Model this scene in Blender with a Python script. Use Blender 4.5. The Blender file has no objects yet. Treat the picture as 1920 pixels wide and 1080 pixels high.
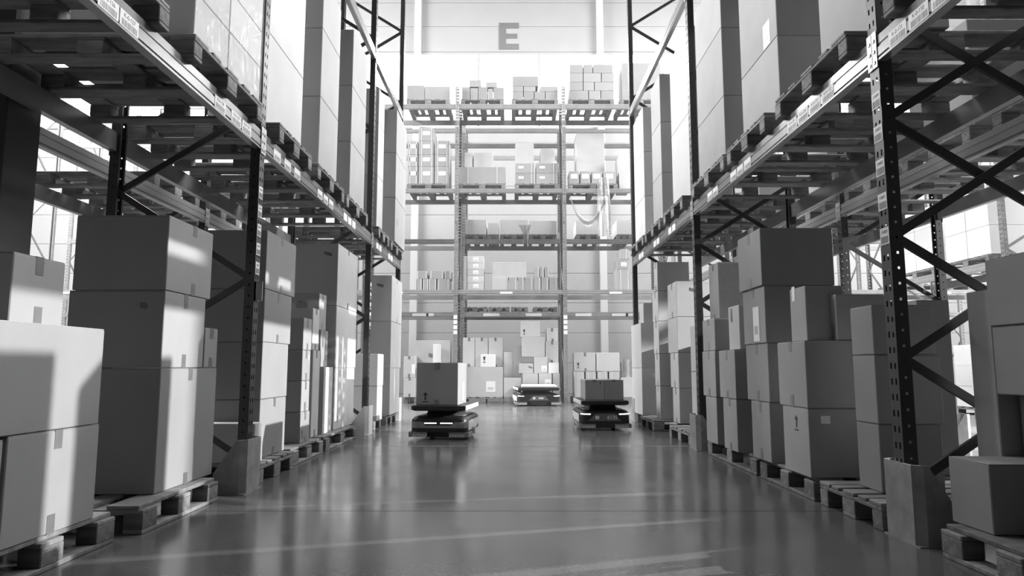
import bpy, math, random
from mathutils import Vector, Matrix
random.seed(7)
SC = bpy.context.scene
COL = SC.collection
# ------------------------------------------------------------------ camera
F_PX = 1280.0; TILT = math.atan(148/1280); CAM_H = .85; CX = 961.0
cd = bpy.data.cameras.new('camera'); cam = bpy.data.objects.new('camera', cd); COL.objects.link(cam)
cd.sensor_width = 36; cd.lens = F_PX/1920*36; cd.clip_start = .05; cd.clip_end = 200
cd.shift_x = (960-CX)/1920
cam.location = (0, 0, CAM_H); cam.rotation_euler = (math.pi/2+TILT, 0, 0)
SC.camera = cam
# ------------------------------------------------------------------ view
SC.view_settings.view_transform = 'Standard'; SC.view_settings.look = 'None'
SC.view_settings.gamma = 1; SC.view_settings.use_curve_mapping = False
SC.view_settings.exposure = 0.0
SC.cycles.max_bounces = 7; SC.cycles.diffuse_bounces = 2; SC.cycles.transparent_max_bounces = 12
SC.cycles.caustics_reflective = False; SC.cycles.caustics_refractive = False
SC.cycles.sample_clamp_indirect = 6
# ------------------------------------------------------------------ world, sun, big lights
w = bpy.data.worlds.new('sky'); SC.world = w; w.use_nodes = True
w.node_tree.nodes['Background'].inputs[0].default_value = (1, 1, 1, 1)
w.node_tree.nodes['Background'].inputs[1].default_value = 2.2
# flood lamp standing in the far right aisle: throws the hard slanting streaks through the gaps between the stacks
ld = bpy.data.lights.new('flood_lamp', 'SPOT'); ld.energy = 12000; ld.shadow_soft_size = .025; ld.spot_size = math.radians(70); ld.spot_blend = .1
lo = bpy.data.objects.new('flood_lamp', ld); COL.objects.link(lo); lo.location = (10.5, 6.6, 3.55)
lo.rotation_euler = Vector((-1, -.04, -.88)).to_track_quat('-Z', 'Y').to_euler()

def area(name, loc, sx, sy, power, rot=(0, 0, 0), spread=180):
    l = bpy.data.lights.new(name, 'AREA'); l.shape = 'RECTANGLE'; l.size = sx; l.size_y = sy; l.energy = power
    l.spread = math.radians(spread)
    o = bpy.data.objects.new(name, l); COL.objects.link(o); o.location = loc; o.rotation_euler = rot
    return o
area('rooflight_aisle_a', (0, 6.5, 12.5), 2.4, 4, 330)
area('rooflight_aisle_b', (0, 10.5, 12.5), 2.4, 4, 150)
area('rooflight_aisle_c', (0, 15, 13), 2.4, 4, 120)
area('rooflight_right', (9, 14, 13.2), 8, 8, 1600)  # added fill light, brightens the right half of the hall
area('rooflight_left', (-9, 14, 13.2), 8, 8, 150)  # weak fill light added for the left half of the hall
area('window_light', (0, 21.6, 10.1), 30, 2.4, 3000, rot=(math.radians(-78), 0, 0))
area('rooflight_right_side', (14, 12, 12), 5, 8, 6800, rot=(0, math.radians(40), 0))  # tilted fill added to brighten the aisle faces on the left
area('rooflight_left_side', (-14, 13, 12), 5, 8, 8000, rot=(0, math.radians(-40), 0))  # tilted fill added to brighten the aisle faces on the right
area('rooflight_wall', (0, 20.3, 13.6), 24, 1.0, 70)  # fill added to lift the upper back wall around the letter

# ------------------------------------------------------------------ pixel -> place (the survey of the photograph)
def _ray(x, y):
    dx = (x-CX)/F_PX; dy = -(y-540)/F_PX; c, s = math.cos(TILT), math.sin(TILT)
    return dx, c-dy*s, s+dy*c
def onX(x, y, X): r = _ray(x, y); k = X/r[0]; return X, k*r[1], CAM_H+k*r[2]
def onY(x, y, Y): r = _ray(x, y); k = Y/r[1]; return k*r[0], Y, CAM_H+k*r[2]
def onZ(x, y, Z): r = _ray(x, y); k = (Z-CAM_H)/r[2]; return k*r[0], k*r[1], Z

# ------------------------------------------------------------------ materials
MATS = {}
def mat(name, v, rough=.6, metal=0.0, noise=.0, scale=8.0, bump=0.0, bscale=60.0, rnd=0.0, coat=0.0, spec=.5, emit=0.0, stretch=(1, 1, 1)):
    m = bpy.data.materials.new(name); m.use_nodes = True; nt = m.node_tree; b = nt.nodes['Principled BSDF']
    b.inputs['Roughness'].default_value = rough; b.inputs['Metallic'].default_value = metal
    b.inputs['Coat Weight'].default_value = coat; b.inputs['Coat Roughness'].default_value = .12
    b.inputs['Specular IOR Level'].default_value = spec
    b.inputs['Base Color'].default_value = (v, v, v, 1)
    N = nt.nodes.new; L = nt.links.new
    tc = N('ShaderNodeTexCoord'); mp = N('ShaderNodeMapping'); mp.inputs['Scale'].default_value = stretch
    L(tc.outputs['Object'], mp.inputs['Vector'])
    val = None
    if noise:
        n = N('ShaderNodeTexNoise'); n.inputs['Scale'].default_value = scale; n.inputs['Detail'].default_value = 5
        L(mp.outputs[0], n.inputs['Vector'])
        r = N('ShaderNodeMapRange'); r.inputs['From Min'].default_value = .3; r.inputs['From Max'].default_value = .7
        r.inputs['To Min'].default_value = v*(1-noise); r.inputs['To Max'].default_value = v*(1+noise)
        L(n.outputs['Fac'], r.inputs['Value']); val = r.outputs[0]
    if rnd:
        oi = N('ShaderNodeObjectInfo'); r2 = N('ShaderNodeMapRange'); r2.inputs['To Min'].default_value = 1-rnd; r2.inputs['To Max'].default_value = 1+rnd
        L(oi.outputs['Random'], r2.inputs['Value']); mu = N('ShaderNodeMath'); mu.operation = 'MULTIPLY'; L(r2.outputs[0], mu.inputs[0])
        if val is None: mu.inputs[1].default_value = v
        else: L(val, mu.inputs[1])
        val = mu.outputs[0]
    if val is not None: L(val, b.inputs['Base Color'])
    if bump:
        n2 = N('ShaderNodeTexNoise'); n2.inputs['Scale'].default_value = bscale; n2.inputs['Detail'].default_value = 4
        L(mp.outputs[0], n2.inputs['Vector']); bp = N('ShaderNodeBump'); bp.inputs['Strength'].default_value = bump; bp.inputs['Distance'].default_value = .01
        L(n2.outputs['Fac'], bp.inputs['Height']); L(bp.outputs[0], b.inputs['Normal'])
    if emit:
        b.inputs['Emission Color'].default_value = (1, 1, 1, 1); b.inputs['Emission Strength'].default_value = emit
    MATS[name] = m
    return m
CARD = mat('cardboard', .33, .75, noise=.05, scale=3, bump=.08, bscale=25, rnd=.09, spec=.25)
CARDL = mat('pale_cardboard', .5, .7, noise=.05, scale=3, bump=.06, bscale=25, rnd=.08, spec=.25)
TAPE = mat('brown_tape', .17, .3, noise=.1, scale=20)
INK = mat('black_ink', .025, .6)
PAPER = mat('white_paper', .8, .55)
GREYINK = mat('grey_ink', .3, .6)
WOOD = mat('pallet_wood', .22, .8, noise=.3, scale=6, bump=.3, bscale=30, rnd=.25, stretch=(1, 4, 4), spec=.2)
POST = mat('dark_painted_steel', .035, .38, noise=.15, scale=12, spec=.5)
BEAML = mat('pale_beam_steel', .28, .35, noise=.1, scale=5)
PANEL = mat('number_panel_paint', .15, .45)
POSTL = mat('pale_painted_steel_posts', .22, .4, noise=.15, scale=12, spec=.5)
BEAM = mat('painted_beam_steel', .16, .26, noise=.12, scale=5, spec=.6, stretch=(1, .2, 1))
GALV = mat('galvanised_steel', .45, .35, metal=.6, noise=.15, scale=15)
GUARD = mat('pale_painted_steel', .3, .5, noise=.25, scale=9)
WALLM = mat('pale_wall_panel', .31, .6, noise=.03, scale=1.5)
PALEW = mat('wrapped_pale_board', .72, .5, rnd=.06)
PILM = mat('pale_pilaster_paint', .5, .6)
SIDEM = mat('grey_wall_panel', .25, .6, noise=.03, scale=1.5)
WHITE = mat('white_paint', .8, .5)
ROOFM = mat('grey_roof_sheet', .15, .8, noise=.05)
DARKW = mat('dark_wall_sheet', .03, .8)
COLM = mat('dark_column_paint', .03, .6, noise=.1, scale=2)
RUB = mat('black_plastic', .02, .45)
GREYP = mat('grey_robot_shell', .3, .4, noise=.05)
WHITEP = mat('white_robot_panel', .85, .35)
BUMP = mat('robot_bumper_paint', .24, .4)
LAMP = mat('robot_light_strip', .9, .4, emit=3.0)
STEEL = mat('bolt_steel', .5, .3, metal=.9)
STRAP = mat('white_strap', .62, .4)
DUSTC = mat('dusty_slab_edge', .05, .8)
def floor_mat():
    m = bpy.data.materials.new('polished_concrete'); m.use_nodes = True; nt = m.node_tree; b = nt.nodes['Principled BSDF']; N = nt.nodes.new; L = nt.links.new
    tc = N('ShaderNodeTexCoord')
    n = N('ShaderNodeTexNoise'); n.inputs['Scale'].default_value = .7; n.inputs['Detail'].default_value = 6; n.inputs['Roughness'].default_value = .62
    L(tc.outputs['Object'], n.inputs['Vector'])
    r = N('ShaderNodeMapRange'); r.inputs['From Min'].default_value = .3; r.inputs['From Max'].default_value = .7; r.inputs['To Min'].default_value = .098; r.inputs['To Max'].default_value = .122
    L(n.outputs['Fac'], r.inputs['Value'])
    n3 = N('ShaderNodeTexNoise'); n3.inputs['Scale'].default_value = 45; n3.inputs['Detail'].default_value = 3; L(tc.outputs['Object'], n3.inputs['Vector'])
    r3 = N('ShaderNodeMapRange'); r3.inputs['From Min'].default_value = .3; r3.inputs['From Max'].default_value = .7; r3.inputs['To Min'].default_value = .88; r3.inputs['To Max'].default_value = 1.1
    L(n3.outputs['Fac'], r3.inputs['Value'])
    mu = N('ShaderNodeMath'); mu.operation = 'MULTIPLY'; L(r.outputs[0], mu.inputs[0]); L(r3.outputs[0], mu.inputs[1]); L(mu.outputs[0], b.inputs['Base Color'])
    n2 = N('ShaderNodeTexNoise'); n2.inputs['Scale'].default_value = 1.7; n2.inputs['Detail'].default_value = 7; L(tc.outputs['Object'], n2.inputs['Vector'])
    r2 = N('ShaderNodeMapRange'); r2.inputs['From Min'].default_value = .35; r2.inputs['From Max'].default_value = .65; r2.inputs['To Min'].default_value = .15; r2.inputs['To Max'].default_value = .22
    L(n2.outputs['Fac'], r2.inputs['Value']); L(r2.outputs[0], b.inputs['Roughness'])
    n4 = N('ShaderNodeTexNoise'); n4.inputs['Scale'].default_value = 5; n4.inputs['Detail'].default_value = 3; L(tc.outputs['Object'], n4.inputs['Vector'])
    bp = N('ShaderNodeBump'); bp.inputs['Strength'].default_value = .012; bp.inputs['Distance'].default_value = .01; L(n4.outputs['Fac'], bp.inputs['Height']); L(bp.outputs[0], b.inputs['Normal'])
    b.inputs['Specular IOR Level'].default_value = .6
    return m
FLOORM = floor_mat()
def film_mat(name, fac, rough, col=.9):
    m = bpy.data.materials.new(name); m.use_nodes = True; nt = m.node_tree; nt.nodes.clear(); N = nt.nodes.new; L = nt.links.new
    o = N('ShaderNodeOutputMaterial'); mx = N('ShaderNodeMixShader'); t = N('ShaderNodeBsdfTransparent'); p = N('ShaderNodeBsdfPrincipled')
    p.inputs['Base Color'].default_value = (col, col, col, 1); p.inputs['Roughness'].default_value = rough
    tc = N('ShaderNodeTexCoord'); n = N('ShaderNodeTexNoise'); n.inputs['Scale'].default_value = 7; n.inputs['Detail'].default_value = 5; n.inputs['Distortion'].default_value = 1.5
    L(tc.outputs['Object'], n.inputs['Vector']); bp = N('ShaderNodeBump'); bp.inputs['Strength'].default_value = .6; bp.inputs['Distance'].default_value = .05
    L(n.outputs['Fac'], bp.inputs['Height']); L(bp.outputs[0], p.inputs['Normal'])
    mx.inputs[0].default_value = fac; L(t.outputs[0], mx.inputs[1]); L(p.outputs[0], mx.inputs[2]); L(mx.outputs[0], o.inputs[0])
    return m
FILM = film_mat('stretch_film', .10, .12)
FILM2 = film_mat('crumpled_film', .7, .35, .4)
GLASS = film_mat('window_glass', .06, .05)
PANE = mat('backlit_pane', .9, .4, emit=3.0)

# ------------------------------------------------------------------ mesh helpers
ORG = {}
class MB:
    def __init__(s, T=None): s.v = []; s.f = []; s.mi = []; s.T = T; s.m = 0
    def add(s, vs, fs):
        k = len(s.v); s.v += [s.T(*p) if s.T else tuple(p) for p in vs]
        s.f += [tuple(i+k for i in f) for f in fs]; s.mi += [s.m]*len(fs)
    def box(s, x0, x1, y0, y1, z0, z1):
        s.add([(x0, y0, z0), (x1, y0, z0), (x1, y1, z0), (x0, y1, z0), (x0, y0, z1), (x1, y0, z1), (x1, y1, z1), (x0, y1, z1)],
              [(0, 3, 2, 1), (4, 5, 6, 7), (0, 1, 5, 4), (1, 2, 6, 5), (2, 3, 7, 6), (3, 0, 4, 7)])
    def cbox(s, x0, x1, y0, y1, z0, z1, r=.005):
        r = min(r, (x1-x0)*.3, (y1-y0)*.3, (z1-z0)*.3); vs = []; idx = {}
        for ix, (xo, xi) in enumerate(((x0, x0+r), (x1, x1-r))):
            for iy, (yo, yi) in enumerate(((y0, y0+r), (y1, y1-r))):
                for iz, (zo, zi) in enumerate(((z0, z0+r), (z1, z1-r))):
                    for a, p in enumerate(((xo, yi, zi), (xi, yo, zi), (xi, yi, zo))):
                        idx[ix, iy, iz, a] = len(vs); vs.append(p)
        g = lambda ix, iy, iz, a: idx[ix, iy, iz, a]; fs = []
        for i in (0, 1):
            q = [g(i, 0, 0, 0), g(i, 1, 0, 0), g(i, 1, 1, 0), g(i, 0, 1, 0)]; fs.append(q if i else q[::-1])
            q = [g(0, i, 0, 1), g(0, i, 1, 1), g(1, i, 1, 1), g(1, i, 0, 1)]; fs.append(q if i else q[::-1])
            q = [g(0, 0, i, 2), g(1, 0, i, 2), g(1, 1, i, 2), g(0, 1, i, 2)]; fs.append(q if i else q[::-1])
        for i in (0, 1):
            for j in (0, 1):
                q = [g(i, j, 0, 0), g(i, j, 1, 0), g(i, j, 1, 1), g(i, j, 0, 1)]; fs.append(q if (i ^ j) else q[::-1])
                q = [g(i, 0, j, 0), g(i, 1, j, 0), g(i, 1, j, 2), g(i, 0, j, 2)]; fs.append(q[::-1] if (i ^ j) else q)
                q = [g(0, i, j, 1), g(1, i, j, 1), g(1, i, j, 2), g(0, i, j, 2)]; fs.append(q if (i ^ j) else q[::-1])
                for k in (0, 1):
                    q = [g(i, j, k, 0), g(i, j, k, 1), g(i, j, k, 2)]; fs.append(q if (i ^ j ^ k) else q[::-1])
        s.add(vs, fs)
    def prism(s, pts, axis, a, b):
        n = len(pts)
        def P(p, t): return (t, p[0], p[1]) if axis == 'x' else (p[0], t, p[1]) if axis == 'y' else (p[0], p[1], t)
        s.add([P(p, a) for p in pts]+[P(p, b) for p in pts],
              [tuple(range(n))[::-1], tuple(range(n, 2*n))]+[(i, (i+1) % n, (i+1) % n+n, i+n) for i in range(n)])
    def bar(s, p0, p1, wd, th, side=(0, 1, 0)):
        p0, p1, sd_ = Vector(p0), Vector(p1), Vector(side); d = (p1-p0).normalized(); up = d.cross(sd_).normalized()*wd/2; sd2 = sd_*th/2
        vs = [p+a*up+b*sd2 for p in (p0, p1) for a, b in ((-1, -1), (1, -1), (1, 1), (-1, 1))]
        s.add([tuple(v) for v in vs], [(0, 3, 2, 1), (4, 5, 6, 7), (0, 1, 5, 4), (1, 2, 6, 5), (2, 3, 7, 6), (3, 0, 4, 7)])
    def loft(s, rings):
        n = len(rings[0]); vs = [p for r in rings for p in r]; fs = [tuple(range(n))[::-1], tuple(range((len(rings)-1)*n, len(rings)*n))]
        for k in range(len(rings)-1):
            for i in range(n): fs.append((k*n+i, k*n+(i+1) % n, (k+1)*n+(i+1) % n, (k+1)*n+i))
        s.add(vs, fs)
    def cyl(s, x, y, z0, z1, r, n=20, r2=None):
        r2 = r if r2 is None else r2
        s.loft([[(x+rr*math.cos(2*math.pi*i/n), y+rr*math.sin(2*math.pi*i/n), z) for i in range(n)] for z, rr in ((z0, r), (z1, r2))])
    def build(s, name, mats, parent=None, org=None):
        if not isinstance(mats, (list, tuple)): mats = [mats]
        if parent is not None: o0 = ORG.get(parent.name, Vector())
        else: o0 = Vector(org) if org is not None else Vector()
        me = bpy.data.meshes.new(name); me.from_pydata([(v[0]-o0[0], v[1]-o0[1], v[2]-o0[2]) for v in s.v], [], s.f)
        for m in mats: me.materials.append(m)
        if len(mats) > 1: me.polygons.foreach_set('material_index', s.mi)
        me.update(); o = bpy.data.objects.new(name, me); COL.objects.link(o)
        if parent is not None: o.parent = parent
        else: o.location = o0
        ORG[o.name] = o0
        return o
def brief(l):
    while len(l.split()) > 16 and ' the ' in l: l = l.replace(' the ', ' ', 1)
    return l
def thing(name, label, cat, loc, group=None):
    o = bpy.data.objects.new(name, None); COL.objects.link(o); o.location = loc; o.empty_display_size = .1
    o['label'] = brief(label); o['category'] = cat
    if group: o['group'] = group
    ORG[o.name] = Vector(loc); return o
def tag(o, label, cat, group=None, kind=None):
    o['label'] = brief(label); o['category'] = cat
    if group: o['group'] = group
    if kind: o['kind'] = kind
    return o
def struct(o): o['kind'] = 'structure'; return o
_tm = {}
def text_part(s, size, M, matl, parent, name='lettering', ext=.0004, bold=0.0):
    k = (s, size, ext, bold)
    if k not in _tm:
        cu = bpy.data.curves.new('t', 'FONT'); cu.body = s; cu.size = size; cu.extrude = ext; cu.offset = bold; cu.align_x = 'CENTER'; cu.align_y = 'CENTER'; cu.resolution_u = 3
        t = bpy.data.objects.new('t', cu); COL.objects.link(t); bpy.context.view_layer.update()
        me = bpy.data.meshes.new_from_object(t.evaluated_get(bpy.context.evaluated_depsgraph_get()))
        bpy.data.objects.remove(t); me.materials.clear(); _tm[k] = me
    me = _tm[k]
    if not me.materials: me.materials.append(matl)
    o = bpy.data.objects.new(name, me); COL.objects.link(o)
    if parent is not None: o.parent = parent; M = Matrix.Translation(-ORG.get(parent.name, Vector())) @ M
    o.matrix_local = M
    return o
def facing(loc, n):   # matrix for text lying on an upright face with outward normal n
    n = Vector(n); z = Vector((0, 0, 1)); x = z.cross(n); R = Matrix((x, z, n)).transposed().to_4x4()
    return Matrix.Translation(loc) @ R

# ------------------------------------------------------------------ cartons
def mark(b, kind, fn, u, v, s=1.0):
    """fn(u, v) -> point on a face, u and v in metres"""
    def poly(pts): b.add([fn(u+p*s, v+q*s) for p, q in pts], [tuple(range(len(pts)))])
    if kind == 'arrow':
        poly([(-.006, -.03), (.006, -.03), (.006, .01), (-.006, .01)]); poly([(-.02, .01), (.02, .01), (0, .035)]); poly([(-.024, -.045), (.024, -.045), (.024, -.038), (-.024, -.038)])
    elif kind == 'glass':
        poly([(-.012, .03), (.012, .03), (.006, .0), (-.006, .0)]); poly([(-.002, -.02), (.002, -.02), (.002, .0), (-.002, .0)]); poly([(-.012, -.026), (.012, -.026), (.012, -.02), (-.012, -.02)])
def carton(x0, x1, y0, y1, z0, z1, label, group=None, side=1, tape=True, taxis='x', marks=(), m=None, tw=.05, off=0.0, bottom_tape=True, flaps=None, name='carton', tl=.075):
    m = m or CARD; cx, cy = (x0+x1)/2, (y0+y1)/2
    t = thing(name, label, 'box', (cx, cy, z0), group)
    z0 += .0015; z1 -= .0015
    b = MB(); b.cbox(x0, x1, y0, y1, z0, z1-.004, .004); b.build('carton_body', m, t)
    if z1 < .95 if flaps is None else flaps:
        for s in (0, 1):
            b = MB()
            if taxis == 'x': b.cbox(x0+.001, x1-.001, (y0+.001, cy+.002)[s], (cy-.002, y1-.001)[s], z1-.004, z1, .002)
            else: b.cbox((x0+.001, cx+.002)[s], (cx-.002, x1-.001)[s], y0+.001, y1-.001, z1-.004, z1, .002)
            b.build('flap', m, t)
    else: 
        b = MB(); b.box(x0+.003, x1-.003, y0+.003, y1-.003, z1-.004, z1); b.build('flap', m, t)
    e = .0012; W = tw/2
    if tape:
        for top in ((1, 0) if bottom_tape else (1,)):
            b = MB(); L = min(tl*random.uniform(.8, 1.2), (z1-z0)*.3); o = off+random.uniform(-.006, .006)
            za, zb = (z1-L, z1) if top else (z0, z0+L)
            if taxis == 'x':
                if top: b.box(x0-e, x1+e, cy+o-W, cy+o+W, z1, z1+e)
                else: b.box(x0-e, x1+e, cy+o-W, cy+o+W, z0-e, z0)
                b.box(x0-e, x0+.001, cy+o-W, cy+o+W, za, zb); b.box(x1-.001, x1+e, cy+o-W, cy+o+W, za, zb)
            else:
                if top: b.box(cx+o-W, cx+o+W, y0-e, y1+e, z1, z1+e)
                else: b.box(cx+o-W, cx+o+W, y0-e, y1+e, z0-e, z0)
                b.box(cx+o-W, cx+o+W, y0-e, y0+.001, za, zb); b.box(cx+o-W, cx+o+W, y1-.001, y1+e, za, zb)
            b.build('tape', TAPE, t)
    e2 = .002
    for mk in marks:
        kind, face, fu, fv = mk[:4]; sc = mk[4] if len(mk) > 4 else 1.0
        if face == 'x':   # aisle face
            xf = x1+e2 if side > 0 else x0-e2; fn = (lambda u, v, xf=xf, s=side: (xf, y0+u*s+(0 if s > 0 else (y1-y0)), z0+v)); Wd = y1-y0
        elif face == 'f': fn = (lambda u, v: (x0+u, y0-e2, z0+v)); Wd = x1-x0
        u, v = fu*Wd, fv*(z1-z0)
        if kind in ('arrow', 'glass'):
            b = MB(); mark(b, kind, fn, u, v, sc); b.build('printed_mark', INK, t)
        elif kind == 'label':
            b = MB(); lw, lh = (mk[5], mk[6]) if len(mk) > 5 else (.09, .12)
            P = [fn(u-lw/2, v-lh/2), fn(u+lw/2, v-lh/2), fn(u+lw/2, v+lh/2), fn(u-lw/2, v+lh/2)]
            b.add(P, [(0, 1, 2, 3)]); lb = b.build('paper_label', PAPER, t); lb['label'] = 'white paper label'
            b = MB(); e3 = .0025-e2
            nx = (side*.0008, 0, 0) if face == 'x' else (0, -.0008, 0)
            for i in range(5):
                a = u-lw*.28+i*lw*.12; q = [fn(a, v-lh*.3), fn(a+lw*.05, v-lh*.3), fn(a+lw*.05, v-lh*.05), fn(a, v-lh*.05)]
                b.add([(p[0]+nx[0], p[1]+nx[1], p[2]) for p in q], [(0, 1, 2, 3)])
            b.build('barcode', GREYINK, lb)
        elif kind == 'patch':
            lw, lh = mk[5], mk[6]; b = MB(); a = .25
            P = [fn(u-lw/2, v-lh/2+a*lw*.5), fn(u+lw/2, v-lh/2-a*lw*.5), fn(u+lw/2, v+lh/2-a*lw*.5), fn(u-lw/2, v+lh/2+a*lw*.5)]
            b.add(P, [(0, 1, 2, 3)]); b.build('tape_patch', TAPE, t)
        elif kind == 'plain':
            lw, lh = mk[5], mk[6]; b = MB()
            b.add([fn(u-lw/2, v-lh/2), fn(u+lw/2, v-lh/2), fn(u+lw/2, v+lh/2), fn(u-lw/2, v+lh/2)], [(0, 1, 2, 3)]); b.build('paper_label', PAPER, t)
        elif kind == 'strap':
            b = MB(); lw = .018; b.add([fn(u-lw/2, 0), fn(u+lw/2, 0), fn(u+lw/2, z1-z0), fn(u-lw/2, z1-z0)], [(0, 1, 2, 3)]); b.build('strap', STRAP, t)
    return t

ORD = ['bottom', 'second up', 'third up', 'fourth up', 'fifth up', 'sixth up']
def stack(side, corner, base, rows, where, look='plain brown carton', group=None, base_z=None, Yc=None, xa=None, mm=None, ymax=99):
    """rows from the bottom: dict(top=y pixel of the top at the near corner, xin=pixel x of the hidden end of the camera face, far=pixel x of the far end of the aisle face)"""
    zb = .144 if base_z is None else base_z
    if Yc is None:
        X, Yc, _ = onZ(corner[0], corner[1], zb)
        if xa is None: xa = X
    n = len(rows); z = zb; out = []
    for i, r in enumerate(rows):
        Yr = r.get('Y', Yc); xr = r.get('X', xa)
        zt = onY(CX, r['top'], Yr)[2] if 'top' in r else z+r['h']
        xin = r['Xin'] if 'Xin' in r else onY(r['xin'], (r.get('top', 540)), Yr)[0]
        yf = r['Yf'] if 'Yf' in r else min(onX(r['far'], r.get('fy', 640), xr)[1], ymax)
        if abs(xin-xr) < r.get('w', .44): xin = xr-side*r.get('w', .44)
        pos = 'top' if i == n-1 and n > 1 else ORD[i]
        lab = r.get('label') or f"{r.get('look', look)}, {pos} in {where}"
        x0, x1 = (xin, xr) if side > 0 else (xr, xin)
        if x1 < x0: x0, x1 = x1, x0
        out.append(carton(x0, x1, Yr, yf, z, zt, lab, group, side, marks=r.get('marks', ()), off=r.get('off', 0), tape=r.get('tape', True), taxis=r.get('taxis', 'x'), m=r.get('m', mm), tl=r.get('tl', .075)))
        z = zt
    return out

# ------------------------------------------------------------------ pallets
_pm = {}
def piece(name, dx, dy, dz, cx, cy, cz, parent, m=WOOD, r=.004):
    k = (name, round(dx, 3), round(dy, 3), round(dz, 3), m.name)
    if k not in _pm:
        b = MB(); b.cbox(-dx/2, dx/2, -dy/2, dy/2, -dz/2, dz/2, r)
        o = b.build(name, m, None); o.parent = parent; _pm[k] = o.data
    else:
        o = bpy.data.objects.new(name, _pm[k]); COL.objects.link(o); o.parent = parent
    o.location = Vector((cx, cy, cz))-ORG.get(parent.name, Vector()); o.rotation_euler = (0, 0, random.uniform(-.006, .006))
    return o
def pallet(x0, x1, y0, y1, z, label, along='x', group=None):
    t = thing('wooden_pallet', label, 'pallet', ((x0+x1)/2, (y0+y1)/2, z), group)
    L, Wd = (x1-x0, y1-y0) if along == 'x' else (y1-y0, x1-x0)
    cx, cy = (x0+x1)/2, (y0+y1)/2
    def P(name, l, wd, h, a, b, zz):   # l along boards, b across
        jz = 0
        if along == 'x': piece(name, l, wd, h, cx+a, cy+b, z+zz, t)
        else: piece(name, wd, l, h, cx+b, cy+a, z+zz, t)
    k = Wd/.8
    for b, wd in ((-.3275, .145), (-.1775, .1), (0, .145), (.1775, .1), (.3275, .145)): P('top_board', L, wd*min(k, 1.15), .022, 0, b*k, .133)
    for a in (-1, 0, 1): P('cross_board', .145, Wd, .022, a*(L-.145)/2, 0, .111)
    for a in (-1, 0, 1):
        for b in (-1, 0, 1): P('block', .145, .1 if b else .145, .078, a*(L-.145)/2, b*(Wd-.1)/2, .061)
    for b in (-1, 0, 1): P('bottom_board', L, .1 if b else .145, .022, 0, b*(Wd-.1)/2, .011)
    return t

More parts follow.
